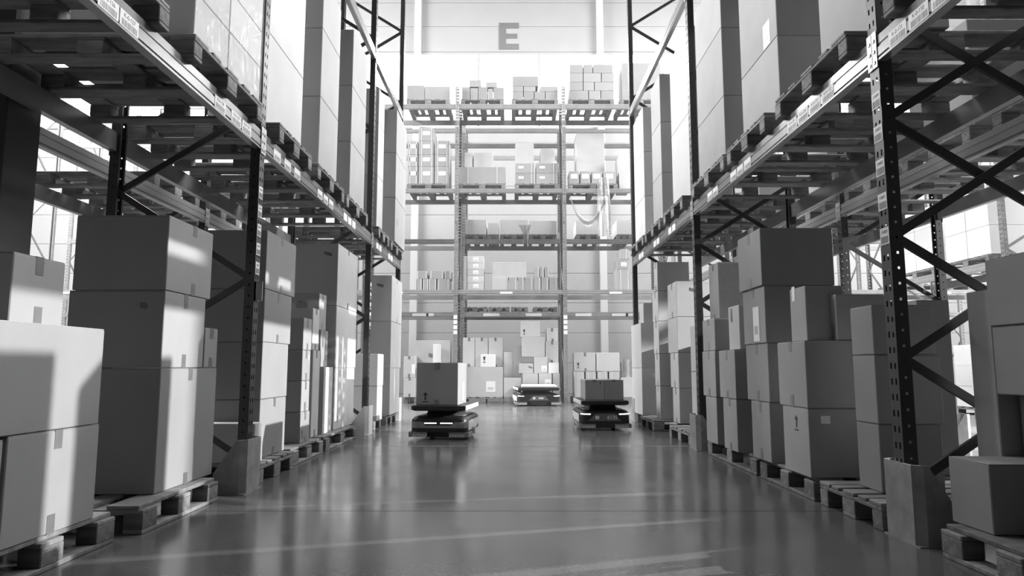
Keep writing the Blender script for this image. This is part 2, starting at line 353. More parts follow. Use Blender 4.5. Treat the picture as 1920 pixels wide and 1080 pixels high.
# ------------------------------------------------------------------ the hall
def hall():
    XL, XR, Y0, Y1, H = -18.0, 18.0, -4.5, 22.0, 14.0
    b = MB(); b.box(XL, XR, Y0, Y1+2, -.3, -.03); fl = struct(b.build('floor', DUSTC))
    for i, (a, c) in enumerate(((Y0, 4.176), (4.184, 12.25), (12.258, Y1))):
        b = MB(); b.box(XL, XR, a, c, -.03, 0); b.build('floor_slab', FLOORM, fl)
    b = MB(); b.box(-1.72, 1.9, 7.52, 7.535, 0, .0008); struct(b.build('trim_1', mat('pale_joint_filler', .45, .5)))  # streak of lamp light painted as a thin pale floor strip
    b = MB(); b.box(XL, XR, Y0, Y1, H, H+.2); cl = struct(b.build('ceiling', ROOFM))
    for i in range(6):
        b = MB(); y = Y0+2.5+i*5; b.box(XL, XR, y-.1, y+.1, H-.5, H); b.build('roof_beam', ROOFM, cl)
    # back wall: steel core, cladding boards between pilasters, a band of windows
    b = MB(); b.box(XL, XR, Y1+.12, Y1+.3, 0, 8.75); b.box(XL, XR, Y1+.12, Y1+.3, 11.42, H); wb = struct(b.build('wall_back', WALLM))
    pil = [-15.9, -9.55, -3.2, 2.95, 9.3, 15.6]
    edges = [XL]+pil+[XR]
    zs = [0+.97*i for i in range(10)]
    for i in range(len(edges)-1):
        for k in range(9):
            b = MB(); b.cbox(edges[i]+.01, edges[i+1]-.01, Y1+.05, Y1+.12, zs[k]+.004, zs[k+1]-.004, .008); b.build('cladding_board', WALLM, wb)
        for a, c in ((11.45, 12.35), (12.36, 13.2), (13.21, 14)):
            b = MB(); b.cbox(edges[i]+.01, edges[i+1]-.01, Y1+.05, Y1+.12, a, c, .008); b.build('cladding_board', WALLM, wb)
    for k, x in enumerate(pil):
        b = MB(); b.cbox(x-.11, x+.11, Y1-.15, Y1+.05, 0, H, .01); b.build('pilaster', PILM, wb)
    for i in range(len(edges)-1):
        a, c = edges[i]+.02, edges[i+1]-.02; n = max(1, round((c-a)/2.1)); st = (c-a)/n
        b = MB()
        b.box(a, c, Y1+.02, Y1+.12, 8.75, 8.82); b.box(a, c, Y1+.02, Y1+.12, 11.34, 11.42)
        for j in range(n+1): x = a+j*st; b.box(max(a, x-.035), min(c, x+.035), Y1+.02, Y1+.12, 8.82, 11.34)
        wf = struct(b.build('window_%d' % (i+1), WALLM))
        for j in range(n):
            b = MB(); b.box(a+j*st+.035, a+(j+1)*st-.035, Y1+.06, Y1+.08, 8.82, 11.34); p = b.build('window_pane', PANE, wf)
    # right wall with a glazed band added to let sky light in
    b = MB(); b.box(XR, XR+.2, Y0, Y1, 0, 2.2); b.box(XR, XR+.2, Y0, Y1, 7.6, H); b.box(XR, XR+.2, Y0, 3.0, 2.2, 7.6); b.box(XR, XR+.2, 17.5, Y1, 2.2, 7.6)
    struct(b.build('wall_right', SIDEM))
    b = MB(); ys = [3.0+i*2.9 for i in range(6)]
    for y in ys: b.box(XR+.02, XR+.12, y-.03, y+.03, 2.2, 7.6)
    b.box(XR+.02, XR+.12, 3, 17.5, 2.2, 2.26); b.box(XR+.02, XR+.12, 3, 17.5, 7.54, 7.6)
    wf = struct(b.build('window_8', WHITE))
    for a, c in zip(ys, ys[1:]):
        b = MB(); b.box(XR+.06, XR+.065, a+.03, c-.03, 2.26, 7.54); b.build('window_pane', GLASS, wf)
    b = MB(); b.box(XL-.2, XL, Y0, Y1, 0, H); struct(b.build('wall_left', SIDEM))
    b = MB(); b.box(XL, XR, Y0-.2, Y0, 0, H); struct(b.build('wall_near', DARKW))
    # the letter on the wall
    b = MB(); x0, x1, z0, z1 = -.46, .21, 11.53, 12.48; tk = .2; yy = Y1+.03
    zm = (z0+z1)/2
    b.box(x0, x0+.24, yy, yy+.02, z0, z1)
    for a, c in ((z0, z0+tk), (zm-tk*.42, zm+tk*.42), (z1-tk, z1)): b.box(x0+.24, x1-(.05 if a not in (z0, z1-tk) else 0), yy, yy+.02, a, c)
    o = b.build('wall_letter', mat('letter_paint', .07, .6), org=((x0+x1)/2, yy, z0))
    tag(o, 'large grey capital letter E on the pale wall above the windows', 'letter')
hall()

# dark column of the hall beside the left rack
b = MB(); b.cbox(-3.39, -3.0, 3.9, 4.2, 0, 13.9, .01); tag(b.build('steel_column', COLM, org=(-3.2, 4.05, 0)), 'broad dark building column behind the nearest left cartons', 'column')

# ------------------------------------------------------------------ racks
def post_mesh(T, H, holes=True):
    b = MB(T); hw, dp = .045, .07; n = int(H/.08); zc = [0]
    for i in range(n):
        z = .04+i*.08; zc += [z, z+.032]
    zc.append(H)
    # front panel (w = 0) with two columns of slots
    uc = [-hw, -.026, -.012, .012, .026, hw]
    k = len(b.v); vs = [(u, 0, z) for z in zc for u in uc]; fs = []
    for r in range(len(zc)-1):
        for c in range(5):
            if holes and c in (1, 3) and r % 2 == 1: continue
            q = r*6+c; fs.append((q, q+1, q+7, q+6))
    b.add(vs, fs)
    zs = [0]
    for i in range(n):
        z = .07+i*.08; zs += [z, z+.013]
    zs.append(H)
    wc = [0, .03, .042, dp]
    for s in (-1, 1):
        vs = [(s*hw, w_, z) for z in zs for w_ in wc]; fs = []
        for r in range(len(zs)-1):
            for c in range(3):
                if holes and c == 1 and r % 2 == 1: continue
                q = r*4+c; fs.append((q, q+1, q+5, q+4))
        b.add(vs, fs)
        b.add([(s*hw, dp, 0), (s*hw, dp, H), (s*(hw-.02), dp, H), (s*(hw-.02), dp, 0)], [(0, 1, 2, 3)])
    return b
class Rack:
    """u runs along the row, w from the front face into the rack"""
    def __init__(s, name, label, T, n_front, frames, depth, H, base_u=None, group=None, pm=None):
        s.pm = pm or POST
        s.T = T; s.frames = frames; s.D = depth; s.H = H; s.nf = n_front
        s.root = thing(name, label, 'rack', T(frames[0], depth/2, 0), group)
        s.cache = {}
        for u in frames:
            s.post(u, 0, 1); s.post(u, depth, -1)
    def post(s, u, w, sg):
        if sg not in s.cache:
            b = post_mesh(lambda a, c, z: tuple(Vector(s.T(a, sg*c, z))-Vector(s.T(0, 0, 0))), s.H)
            o = b.build('upright', s.pm, None); s.cache[sg] = o.data
        else:
            o = bpy.data.objects.new('upright', s.cache[sg]); COL.objects.link(o)
        o.parent = s.root; o.location = Vector(s.T(u, w, 0))-ORG[s.root.name]; ORG[o.name] = Vector(s.T(u, w, 0))
        b = MB(s.T); wa = w if sg > 0 else w-.07; b.box(u-.07, u+.07, wa-.02, wa+.09, 0, .008); b.build('foot_plate', GALV, s.root)
        return o
    def beam(s, i, z, w=0, front=True, h=.14, label=None):
        u0, u1 = s.frames[i]+.047, s.frames[i+1]-.047; sg = 1 if front else -1; w0 = w
        prof = [(-.004, 0), (-.004, .012), (.003, .015), (.003, .022), (-.004, .025), (-.004, h*.52), (.004, h*.56), (.004, h*.62), (-.0, h*.66), (-.0, h), (.048, h), (.048, 0)]
        b = MB(lambda x, y, zz: s.T(y, w0+sg*x, z+zz)); b.prism([(p[0], p[1]) for p in prof], 'y', u0, u1)
        o = b.build('beam', BEAML if s.pm is POSTL else BEAM, s.root)
        if label: o['label'] = label
        for uu, sd_ in ((u0, -1), (u1, 1)):
            b = MB(s.T); a, c = sorted((uu, uu+sd_*.05)); ww = sorted((w0-sg*.008, w0-sg*.004)); b.box(a, c, ww[0], ww[1], z-.03, z+h+.03)
            for q in (-.01, .05, .11): b.box((a+c)/2-.008, (a+c)/2+.008, ww[0]-.004 if front else ww[0], ww[1] if front else ww[1]+.004, z+q, z+q+.016)
            b.build('beam_connector', GALV, o)
        return o
    def brace(s, u, z0, z1, flip=False, wd=.045):
        a, c = (.05, s.D-.05) if not flip else (s.D-.05, .05)
        b = MB(); n = Vector(s.T(1, 0, 0))-Vector(s.T(0, 0, 0)); off = n*(.012 if flip else -.012)
        b.bar(Vector(s.T(u, a, z0))+off, Vector(s.T(u, c, z1))+off, wd, .02, tuple(n)); b.build('brace', s.pm, s.root)
    def zigzag(s, u, z0, step, n, x=False, flip=False):
        for k in range(n):
            s.brace(u, z0+k*step, z0+(k+1)*step, flip=(k % 2 == 1) ^ flip)
            if x: s.brace(u, z0+k*step, z0+(k+1)*step, flip=not ((k % 2 == 1) ^ flip))
    def spacer(s, u, z, gap):
        b = MB(s.T); b.box(u-.02, u+.02, s.D, s.D+gap, z, z+.04); b.build('row_spacer', POST, s.root)

LX, RX = -1.85, 1.95
L_BEAM, R_BEAM, LV2 = 2.44, 2.47, 4.98
left = Rack('pallet_rack', 'dark steel pallet rack along the left side of the aisle', lambda u, w_, z: (LX-w_, u, z), 1, [.95, 4.9, 8.85, 11.15], 1.1, 7.4)
right = Rack('pallet_rack', 'dark steel pallet rack along the right side of the aisle', lambda u, w_, z: (RX+w_, u, z), -1, [-.2, 3.52, 7.26, 10.98], 1.1, 7.4)
right2 = Rack('pallet_rack', 'dark steel pallet rack standing back to back behind the right aisle rack', lambda u, w_, z: (3.58+w_, u, z), -1, [-.2, 3.55, 7.35, 11.0, 14.6], 1.1, 7.4)
left2 = Rack('pallet_rack', 'dark steel pallet rack standing back to back behind the left aisle rack', lambda u, w_, z: (-3.42-w_, u, z), 1, [.2, 3.78, 7.5, 11.25], 1.1, 7.4)
for rk, zb in ((left, L_BEAM), (right, R_BEAM), (right2, R_BEAM), (left2, L_BEAM)):
    for i in range(len(rk.frames)-1):
        rk.beam(i, zb, 0, True); rk.beam(i, zb-.02, rk.D, False)
        if i > 0 or rk in (left, right): rk.beam(i, LV2, 0, True); rk.beam(i, LV2, rk.D, False)
for u in left.frames[1:]: left.zigzag(u, .22, .635, 11)
for u in left2.frames[2:]: left2.zigzag(u, .22, .635, 11)
for u in right.frames[1:3]: right.zigzag(u, .265, .635, 5, x=True); right.zigzag(u, .265+.635*5, .635, 6, flip=True)
right.zigzag(right.frames[3], .23, .635, 11)
for u in right2.frames[1:]: right2.zigzag(u, .285, .635, 11, flip=True)
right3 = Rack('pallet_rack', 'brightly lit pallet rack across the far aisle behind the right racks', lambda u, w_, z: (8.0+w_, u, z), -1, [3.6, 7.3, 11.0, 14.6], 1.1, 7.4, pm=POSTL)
for i in range(3):
    for z in (R_BEAM, LV2): right3.beam(i, z, 0, True); right3.beam(i, z, 1.1, False)
for u in right3.frames: right3.zigzag(u, .3, .62, 11)
# racks across the end of the hall
BXS = [-11.75, -9.15, -6.55, -3.95, -1.35, 1.25, 3.85, 6.45, 9.05, 11.65]
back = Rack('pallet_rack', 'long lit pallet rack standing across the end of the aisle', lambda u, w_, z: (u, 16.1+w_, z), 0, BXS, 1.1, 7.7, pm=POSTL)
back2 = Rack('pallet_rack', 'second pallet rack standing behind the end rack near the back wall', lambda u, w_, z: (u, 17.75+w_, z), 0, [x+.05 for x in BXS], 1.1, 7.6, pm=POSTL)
for i in range(len(BXS)-1):
    for z, h in ((2.56, .11), (5.02, .11), (7.12, .13)): back.beam(i, z, 0, True, h); back.beam(i, z-.02, 1.1, False, h)
    for z, h in ((2.14, .13), (4.08, .12), (6.68, .12), (7.1, .1)): back2.beam(i, z, 0, True, h); back2.beam(i, z, 1.1, False, h)
for u in back.frames: back.zigzag(u, .3, 1.0, 7)
for u in back2.frames: back2.zigzag(u, .6, 1.0, 7, flip=True)

# ------------------------------------------------------------------ rack signs: location plates
def plate(parent, c, n, wd, ht, txt=None, tsize=.02, bars=8):
    """small location plate on an upright face with outward normal n"""
    n = Vector(n); x = Vector((0, 0, 1)).cross(n); z = Vector((0, 0, 1)); c = Vector(c)
    b = MB(); P = lambda u, v, d: tuple(c+x*u+z*v+n*d)
    def slab(u0, u1, v0, v1, d0, d1): b.add([P(u, v, d) for d in (d0, d1) for u, v in ((u0, v0), (u1, v0), (u1, v1), (u0, v1))], [(0, 3, 2, 1), (4, 5, 6, 7), (0, 1, 5, 4), (1, 2, 6, 5), (2, 3, 7, 6), (3, 0, 4, 7)])
    slab(-wd/2, wd/2, -ht/2, ht/2, 0, .0015); o = b.build('location_plate', PAPER, parent)
    if bars:
        b = MB(); random.seed(int(abs(c.y*1000+c.z*100))); u = -wd*.4
        while u < wd*.4:
            ww = wd*random.choice((.015, .03, .045)); slab(u, u+ww, -ht*.42, -ht*.02, .0015, .002); u += ww+wd*random.choice((.015, .03))
        b.build('barcode', GREYINK, o)
    if txt: text_part(txt, tsize, facing(c+z*ht*.24+n*.0016, n), INK, o)
    return o
for k in range(5):
    plate(right.root, (RX-.0005, 3.52, 2.27-.185*k), (-1, 0, 0), .085, .09, '1040%d' % (4-k if k < 4 else 0), .024)
    plate(left.root, (LX+.0005, 4.9, 2.12-.14*k), (1, 0, 0), .075, .09, '1030%d' % (5-k), .02)
    plate(left.root, (LX+.0005, 8.85, 1.9-.13*k), (1, 0, 0), .08, .085, None)
for rkk, xx, nn, yy, zz in ((right, RX+.0035, (-1, 0, 0), [2.2, 2.38, 2.56, 2.74, 2.92, 3.1, 3.28, 4.05, 4.23, 4.41, 4.59, 5.5, 5.68, 5.86, 6.4, 6.58, 8.1, 8.3, 9.0, 9.2, 10.1, 10.3], R_BEAM), (left, LX-.0035, (1, 0, 0), [2.75, 2.95, 3.12, 4.15, 4.4, 4.58, 5.2, 5.45, 5.7, 6.4, 6.6, 6.8, 7.4, 7.6, 7.8, 9.2, 9.4, 10.1, 10.3], L_BEAM)):
    for i, y in enumerate(yy):
        plate(rkk.root, (xx+nn[0]*.0075, y, zz+.048+.005), nn, .16, .08, ('K-0-%d' % (125+i)) if y < 5 else None, .03, 12 if y < 7 else 0)
for i in range(len(BXS)-1):
    for dx in (.55, 1.5, 1.75) if i % 2 else (.75, 1.85): plate(back2.root, (BXS[i]+.05+dx, 17.744, 2.2), (0, -1, 0), .42 if dx != 1.75 else .2, .07, None, 0, 0)
    for k in range(4): plate(back.root, (BXS[i], 16.099, 2.02-.12*k), (0, -1, 0), .09, .09, None, 0, 0)
    plate(back.root, (BXS[i]+1.2, 16.095, 2.60), (0, -1, 0), .3, .05, None, 0, 0)
# small bracket on the nearest left post
b = MB(); b.box(LX+.001, LX+.055, 4.86, 4.875, 1.32, 1.46); b.box(LX+.001, LX+.012, 4.86, 4.94, 1.32, 1.46); b.cbox(LX+.012, LX+.05, 4.855, 4.86, 1.36, 1.44, .002)
br = b.build('sensor_bracket', GUARD, left.root)

# ------------------------------------------------------------------ post guards on the floor
def guard(xc, yc, side, label, h=.36, m=None):
    """bent steel guard; side +1: aisle lies towards +x"""
    s = side; t = thing('post_guard', label, 'guard', (xc, yc, 0), None)
    th = .006; X = lambda d: xc+s*d      # d > 0 towards the aisle
    hw = .12; ch = .045
    pts = [(X(0), yc-hw), (X(0), yc+hw), (X(-ch), yc+hw+.03), (X(-ch-th), yc+hw+.024), (X(-th), yc+hw-.002), (X(-th), yc-hw+.002), (X(-ch-th), yc-hw-.024), (X(-ch), yc-hw-.03)]
    b = MB(); b.prism(pts, 'z', .006, h); b.build('guard_plate', m or GUARD, t)
    for sg in (-1, 1):
        yy = yc+sg*(hw+.03); a, c = sorted((yy, yy-sg*th))
        b = MB(); b.prism([(X(-ch), .006), (X(-ch), h), (X(-ch-.02), h), (X(-ch-.17), .14), (X(-ch-.17), .006)], 'y', a, c); b.build('side_wing', m or GUARD, t)
    b = MB(); x0, x1 = sorted((X(.0), X(-.2))); b.box(x0, x1, yc-hw-.035, yc+hw+.035, 0, .006); b.build('floor_plate', m or GUARD, t)
    for sg in (-1, 1):
        b = MB(); b.cyl(X(-.09), yc+sg*(hw-.03), .006, .018, .012, 8); b.build('anchor_bolt', STEEL, t)
    return t
guard(LX+.06, 4.83, 1, 'grey steel foot guard around the nearest left rack post')
guard(LX+.05, 8.8, 1, 'bright steel foot guard around the second left rack post', m=WHITE)
guard(LX+.05, 11.1, 1, 'bright steel foot guard at the far end post of the left rack', m=WHITE)
guard(RX-.03, 3.49, -1, 'grey steel foot guard with sloping side around the nearest right rack post', h=.38)
guard(RX-.07, 7.24, -1, 'grey steel foot guard around the second right rack post')
guard(RX-.05, 10.9, -1, 'pale steel foot guard at the far end post of the right rack')
for i, x in enumerate((3.58, 4.75)):
    guard(x+(-.06 if i == 0 else .02), 7.35, -1 if i == 0 else 1, ['grey foot guard on the inner post behind the right cartons', 'grey foot guard on the outer post beyond the right racks'][i])

# ================================================================== left side, on the floor
LG = 'cartons on the floor along the left rack'; RG = 'cartons on the floor along the right rack'
PG = 'wooden pallets on the floor'
XP = LX-.04
pallet(XP-.06-1.2, XP-.06, 2.55, 3.46, 0, 'wooden pallet under the nearest left cartons, at the picture edge', 'y', PG)
pallet(XP-1.2, XP, 3.6, 4.5, 0, 'wooden pallet under the tall dark stack on the left', 'y', PG)
pallet(XP-1.2, XP+.04, 5.1, 5.9, 0, 'wooden pallet with spaced top boards just past the nearest left post', 'x', PG)
pallet(XP-1.2, XP, 6.02, 6.95, 0, 'wooden pallet under the leaning tower of small cartons on the left', 'y', PG)
pallet(XP-1.2, XP, 7.05, 8.4, 0, 'wooden pallet before the second left post under the widest cartons', 'y', PG)
pallet(XP-1.2, XP, 9.05, 9.95, 0, 'wooden pallet just past the second left post', 'x', PG)
pallet(XP-1.2, XP+.05, 10.1, 10.95, 0, 'farthest wooden pallet on the left side of the aisle', 'x', PG)
# nearest left
AX = -1.97
zA = onY(0, 795, 3.3)[2]; zA2 = onY(0, 617, 3.3)[2]
carton(-2.7, AX-.005, 2.08, 2.70, .144, zA-.01, 'lower brown carton cut by the left picture edge, front of its row', LG, 1)
carton(-2.7, AX, 2.715, 3.31, .144, zA, 'brown carton with a sunlit band, low on the nearest left pallet', LG, 1)
carton(-2.75, AX, 2.1, 3.30, zA, zA2, 'very wide brown sunlit carton at the left picture edge', LG, 1, tape=False)
carton(-2.62, AX-.1, 2.80, 3.13, zA2, onY(0, 475, 2.86)[2], 'small pale carton on top of the very wide sunlit carton', LG, 1)
stack(1, (288, 928), None, [dict(top=690, xin=150, far=409), dict(top=544, xin=130, far=382, marks=[('patch', 'f', .78, .8, 1, .04, .03)]), dict(top=403, xin=145, far=390, off=.04)],
      'the dark tall stack beside the nearest left post', 'large brown carton', LG)
_, yb_, _ = onX(381, 640, -2.02)
carton(-2.5, -2.0, yb_-.02, yb_+.17, onY(0, 690, 3.9)[2], onY(0, 613, 4.4)[2], 'small brown carton tucked behind the middle of the dark tall stack', LG, 1)
stack(1, (484, 862), None, [dict(top=749, xin=380, far=540, off=.02), dict(top=641, xin=380, far=541, tape=False), dict(top=541, xin=380, far=544), dict(top=431, xin=380, far=549)],
      'the stack just past the nearest left post', 'brown carton with shaded front', LG)
stack(1, (562, 832), None, [dict(top=773, xin=535, far=585, marks=[('arrow', 'x', .2, .3, 1.0)]), dict(top=714, xin=535, far=583), dict(top=656, xin=535, far=583, marks=[('label', 'x', .75, .75, 1, .03, .05)]), dict(top=595, xin=537, far=584)],
      'the slim tower of dark-fronted cartons on the left', 'small brown carton', LG)
carton(-2.5, -1.9, 5.12, 5.29, .144, .435, 'low pale carton squeezed behind the nearest left post guard', LG, 1, m=CARDL, tape=False)
cz = onY(0, 656, 6.95)[2]
carton(-2.45, -2.02, 6.95, 7.2, .144, cz, 'pale carton standing upright behind the slim left tower', LG, 1, m=CARDL)
carton(-2.42, -2.04, 6.97, 7.2, cz, onY(0, 577, 6.97)[2], 'pale small carton on the upright one behind the slim tower', LG, 1, m=CARDL)
EY = 7.30
zE = onY(0, 688, EY)[2]
carton(-2.6, -2.0, EY, 7.66, .144, zE, 'bright pale carton low between slim tower and tall double stack', LG, 1, m=CARDL, tape=False)
zE2 = onY(0, 618, EY)[2]
carton(-2.37, -2.06, EY+.05, EY+.33, zE, zE2, 'narrow carton with dark patch on the bright pale carton', LG, 1, marks=[('patch', 'x', .3, .7, 1, .05, .13)])
carton(-2.4, -2.08, EY+.02, EY+.3, zE2, onY(0, 549, EY)[2], 'brown carton with a dark square patch atop the narrow one', LG, 1, marks=[('plain', 'f', .5, .6, 1, .001, .001), ('patch', 'f', .45, .65, 1, .1, .1)])
stack(1, (622, 808), None, [dict(top=690, xin=560, far=666, tape=False, marks=[('arrow', 'x', .18, .18, 1)]), dict(top=573, xin=548, far=668, tape=False, marks=[('label', 'x', .82, .15, 1, .05, .09)]), dict(top=456, xin=548, far=672, marks=[('patch', 'f', .78, .83, 1, .09, .035)])],
      'the tall pale stack before the second left post', 'big pale carton', LG, mm=CARDL, Yc=7.74, xa=-2.0, ymax=8.74)
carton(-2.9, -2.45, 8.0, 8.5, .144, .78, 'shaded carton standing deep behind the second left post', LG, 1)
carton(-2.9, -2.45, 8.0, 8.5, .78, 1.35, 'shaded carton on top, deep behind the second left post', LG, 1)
stack(1, (706, 790), None, [dict(top=724, xin=680, far=719, tape=False), dict(top=663, xin=684, far=720, tape=False)], 'the low stack past the second left post', 'small pale carton', LG, mm=CARDL)
stack(1, (730, 779), None, [dict(top=690, xin=686, far=750, tape=False), dict(top=602, xin=690, far=752, tape=False, marks=[('label', 'x', .4, .15, 1, .03, .05)]), dict(top=516, xin=690, far=754, marks=[('patch', 'f', .6, .78, 1, .1, .04)])],
      'the last tall stack on the left', 'tall pale carton', LG, mm=CARDL, ymax=11.08)

# ================================================================== right side, on the floor
XR_ = RX-.03
pallet(XR_+.02, XR_+1.22, 2.35, 3.2, 0, 'shadowed wooden pallet at the lower right picture corner', 'y', PG)
pallet(XR_, XR_+1.2, 3.66, 4.38, 0, 'wooden pallet with spaced boards beside the nearest right post', 'x', PG)
pallet(XR_, XR_+1.2, 4.47, 5.42, 0, 'wooden pallet under the stack with the arrow mark on the right', 'y', PG)
pallet(XR_, XR_+1.2, 5.5, 6.85, 0, 'wooden pallet before the second right post', 'y', PG)
pallet(XR_, XR_+1.2, 7.5, 8.5, 0, 'wooden pallet just past the second right post', 'x', PG)
pallet(XR_-.05, XR_+1.15, 9.2, 10.1, 0, 'farthest wooden pallet on the right side of the aisle', 'x', PG)
stack(-1, (1864, 1005), None, [dict(top=870, xin=1915, far=1762, tape=False, look='low brown carton')], 'x', group=RG)[0]['label'] = 'low dark carton with visible top beside the nearest right guard'
carton(2.12, 2.34, 2.2, 2.86, .144, onY(0, 884, 2.86)[2], 'dark carton cut by the lower right picture corner', RG, -1, tape=False)
zz_ = [.144, .5, .72, 1.05, 1.42]
z1_ = onY(0, 612, 3.2)[2]; z2_ = onY(0, 740, 3.2)[2]; z3_ = onY(0, 487, 3.2)[2]
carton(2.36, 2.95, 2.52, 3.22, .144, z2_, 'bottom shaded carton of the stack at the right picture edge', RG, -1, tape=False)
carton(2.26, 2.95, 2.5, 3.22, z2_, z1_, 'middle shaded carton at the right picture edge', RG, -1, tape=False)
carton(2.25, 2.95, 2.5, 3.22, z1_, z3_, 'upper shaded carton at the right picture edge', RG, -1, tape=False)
carton(2.27, 2.8, 3.235, 3.40, .144, 1.22, 'narrow upright dark carton against the stack at the right edge', RG, -1, tape=False)
stack(-1, (1655, 925), None, [dict(w=.1, top=796, xin=1765, far=1597, tape=False), dict(w=.1, top=665, xin=1762, far=1590, tape=False), dict(w=.1, top=571, xin=1748, far=1584, tape=False)],
      'the stack behind the nearest right post', 'brown carton with creased flap', RG, ymax=4.2)
st = stack(-1, (1521, 897), None, [dict(top=766, xin=1590, far=1462, taxis='x', off=0, tape=False, marks=[('arrow', 'x', .55, .78, 1.3), ('plain', 'f', .25, .84, 1, .06, .05)]), dict(top=638, xin=1588, far=1457)],
      'the wide two-carton column right of centre', 'brown carton, ', RG)
st[0]['label'] = 'wide brown carton with up arrow and small white label on its front'; st[1]['label'] = 'wide taped brown carton resting on the one with the up arrow'
QY = onZ(1521, 897, .144)[1]; zq = onY(0, 638, QY)[2]; z_ = onY(0, 535, QY+.1)[2]
x_ = onY(1512, 600, QY+.1)[0]
carton(x_, onY(1582, 600, QY+.1)[0], QY+.1, onX(1483, 600, x_)[1], zq, z_, 'upright brown carton with square patch above the arrow carton', RG, -1, tape=False, marks=[('plain', 'x', .25, .9, 1, .05, .1)])
x_ = onY(1569, 600, QY+.02)[0]
carton(x_, onY(1661, 600, QY+.02)[0], QY+.02, onX(1545, 600, x_)[1]+.03, zq, onY(0, 551, QY+.02)[2], 'brown carton set back beside the upright patched carton', RG, -1, tape=False, marks=[('patch', 'x', .7, .2, 1, .05, .1)])
stack(-1, (1447, 869), None, [dict(top=755, xin=1500, far=1404), dict(top=643, xin=1510, far=1398, X=None or onY(1441, 700, onZ(1447, 869, .144)[1])[0]), dict(top=535, xin=1560, far=1396, X=onY(1435, 600, onZ(1447, 869, .144)[1])[0], marks=[('label', 'x', .6, .35, 1, .13, .27)]), dict(top=427, xin=1560, far=1390, X=onY(1427, 500, onZ(1447, 869, .144)[1])[0])],
      'the tallest stack on the right floor', 'brown carton', RG)
stack(-1, (1384, 849), None, [dict(top=749, xin=1408, far=1352), dict(top=655, xin=1402, far=1347)], 'the short stack left of the tallest right stack', 'brown taped carton', RG)
UY = onZ(1384, 849, .144)[1]; zu = onY(0, 655, UY)[2]
x_ = onY(1386, 600, UY+.05)[0]
carton(x_, x_+.4, UY+.05, onX(1366, 600, x_)[1], zu, onY(0, 571, UY+.05)[2], 'pale upright carton on the short stack right of centre', RG, -1, m=CARDL, tape=False, marks=[('patch', 'x', .3, .8, 1, .05, .12)])
st = stack(-1, (1346, 834), None, [dict(top=745, xin=1372, far=1320, tape=False), dict(top=657, xin=1368, far=1316)], 'the low stack just before the second right post', 'narrow brown carton', RG)
VY = onZ(1346, 834, .144)[1]; zv = onY(0, 657, VY)[2]; x_ = onY(1340, 620, VY)[0]
carton(x_, x_+.22, VY, VY+.4, zv, onY(0, 596, VY)[2], 'small dark-fronted carton on top of the low stack by the second right post', RG, -1, marks=())
for k in range(3):
    carton(2.06, 2.42, 6.78, 7.1, .144+.585*k, .144+.585*(k+1), ['bottom dark carton hidden behind the low stack by the second right post', 'middle dark carton behind the low stack by the second right post', 'dark carton rising behind the low stack by the second right post'][k], RG, -1)
stack(-1, (1275, 795), None, [dict(top=728, xin=1297, far=1259), dict(top=661, xin=1297, far=1256), dict(top=594, xin=1303, far=1253, tape=False), dict(top=527, xin=1303, far=1254, marks=[('patch', 'f', .5, .75, 1, .1, .04)])],
      'the first stack beyond the second right post', 'pale carton', RG, mm=CARDL)
stack(-1, (1239, 787), None, [dict(top=724, xin=1262, far=1228), dict(top=663, xin=1262, far=1227), dict(top=602, xin=1258, far=1226), dict(top=545, xin=1256, far=1225), dict(top=491, xin=1281, far=1229, look='dark-fronted carton')],
      'the tall middle stack beyond the second right post', 'slim pale carton', RG, mm=CARDL)
stack(-1, (1205, 779), None, [dict(top=690, xin=1227, far=1184, tape=False, marks=[('plain', 'f', .45, .85, 1, .06, .05)]), dict(top=605, xin=1227, far=1184, tape=False)],
      'the last stack on the right', 'large pale carton', RG, mm=CARDL)
_zt = onY(0, 605, onZ(1205, 779, .144)[1])[2]
carton(1.96, 2.12, 10.2, 10.5, _zt, onY(0, 568, 10.2)[2], 'little pale carton on top of the last stack on the right', RG, -1, m=CARDL, tape=False)
# far carton sliver behind the second post
carton(1.98, 2.3, 7.36, 7.62, .144, .80, 'bright narrow carton touching the back of the second right post', RG, -1, m=CARDL, tape=False)
carton(1.98, 2.3, 7.36, 7.62, .80, 1.3, 'bright narrow carton on top, touching the second right post', RG, -1, m=CARDL, tape=False)

for i, (y, y2_, h_, lb) in enumerate(((4.58, 4.98, 1.3, 'behind the arrow-marked carton'), (5.16, 5.6, 1.3, 'behind the tallest right stack'), (5.70, 6.2, 1.4, 'behind the short right stack'), (6.22, 7.16, 1.4, 'just before the second right post'),
                                  (7.36, 7.88, 1.2, 'just past the second right post'), (7.9, 8.6, 1.25, 'behind the first stack beyond the second right post'), (8.7, 9.4, 1.35, 'behind the tall middle stack beyond the second right post'), (9.5, 10.2, 1.3, 'behind the last right stack'))):
    carton(2.72, 2.94, y, y2_, .144, h_, 'shaded carton standing deep '+lb, RG, -1, tape=False)  # added cartons that cut the lamp light into narrow streaks
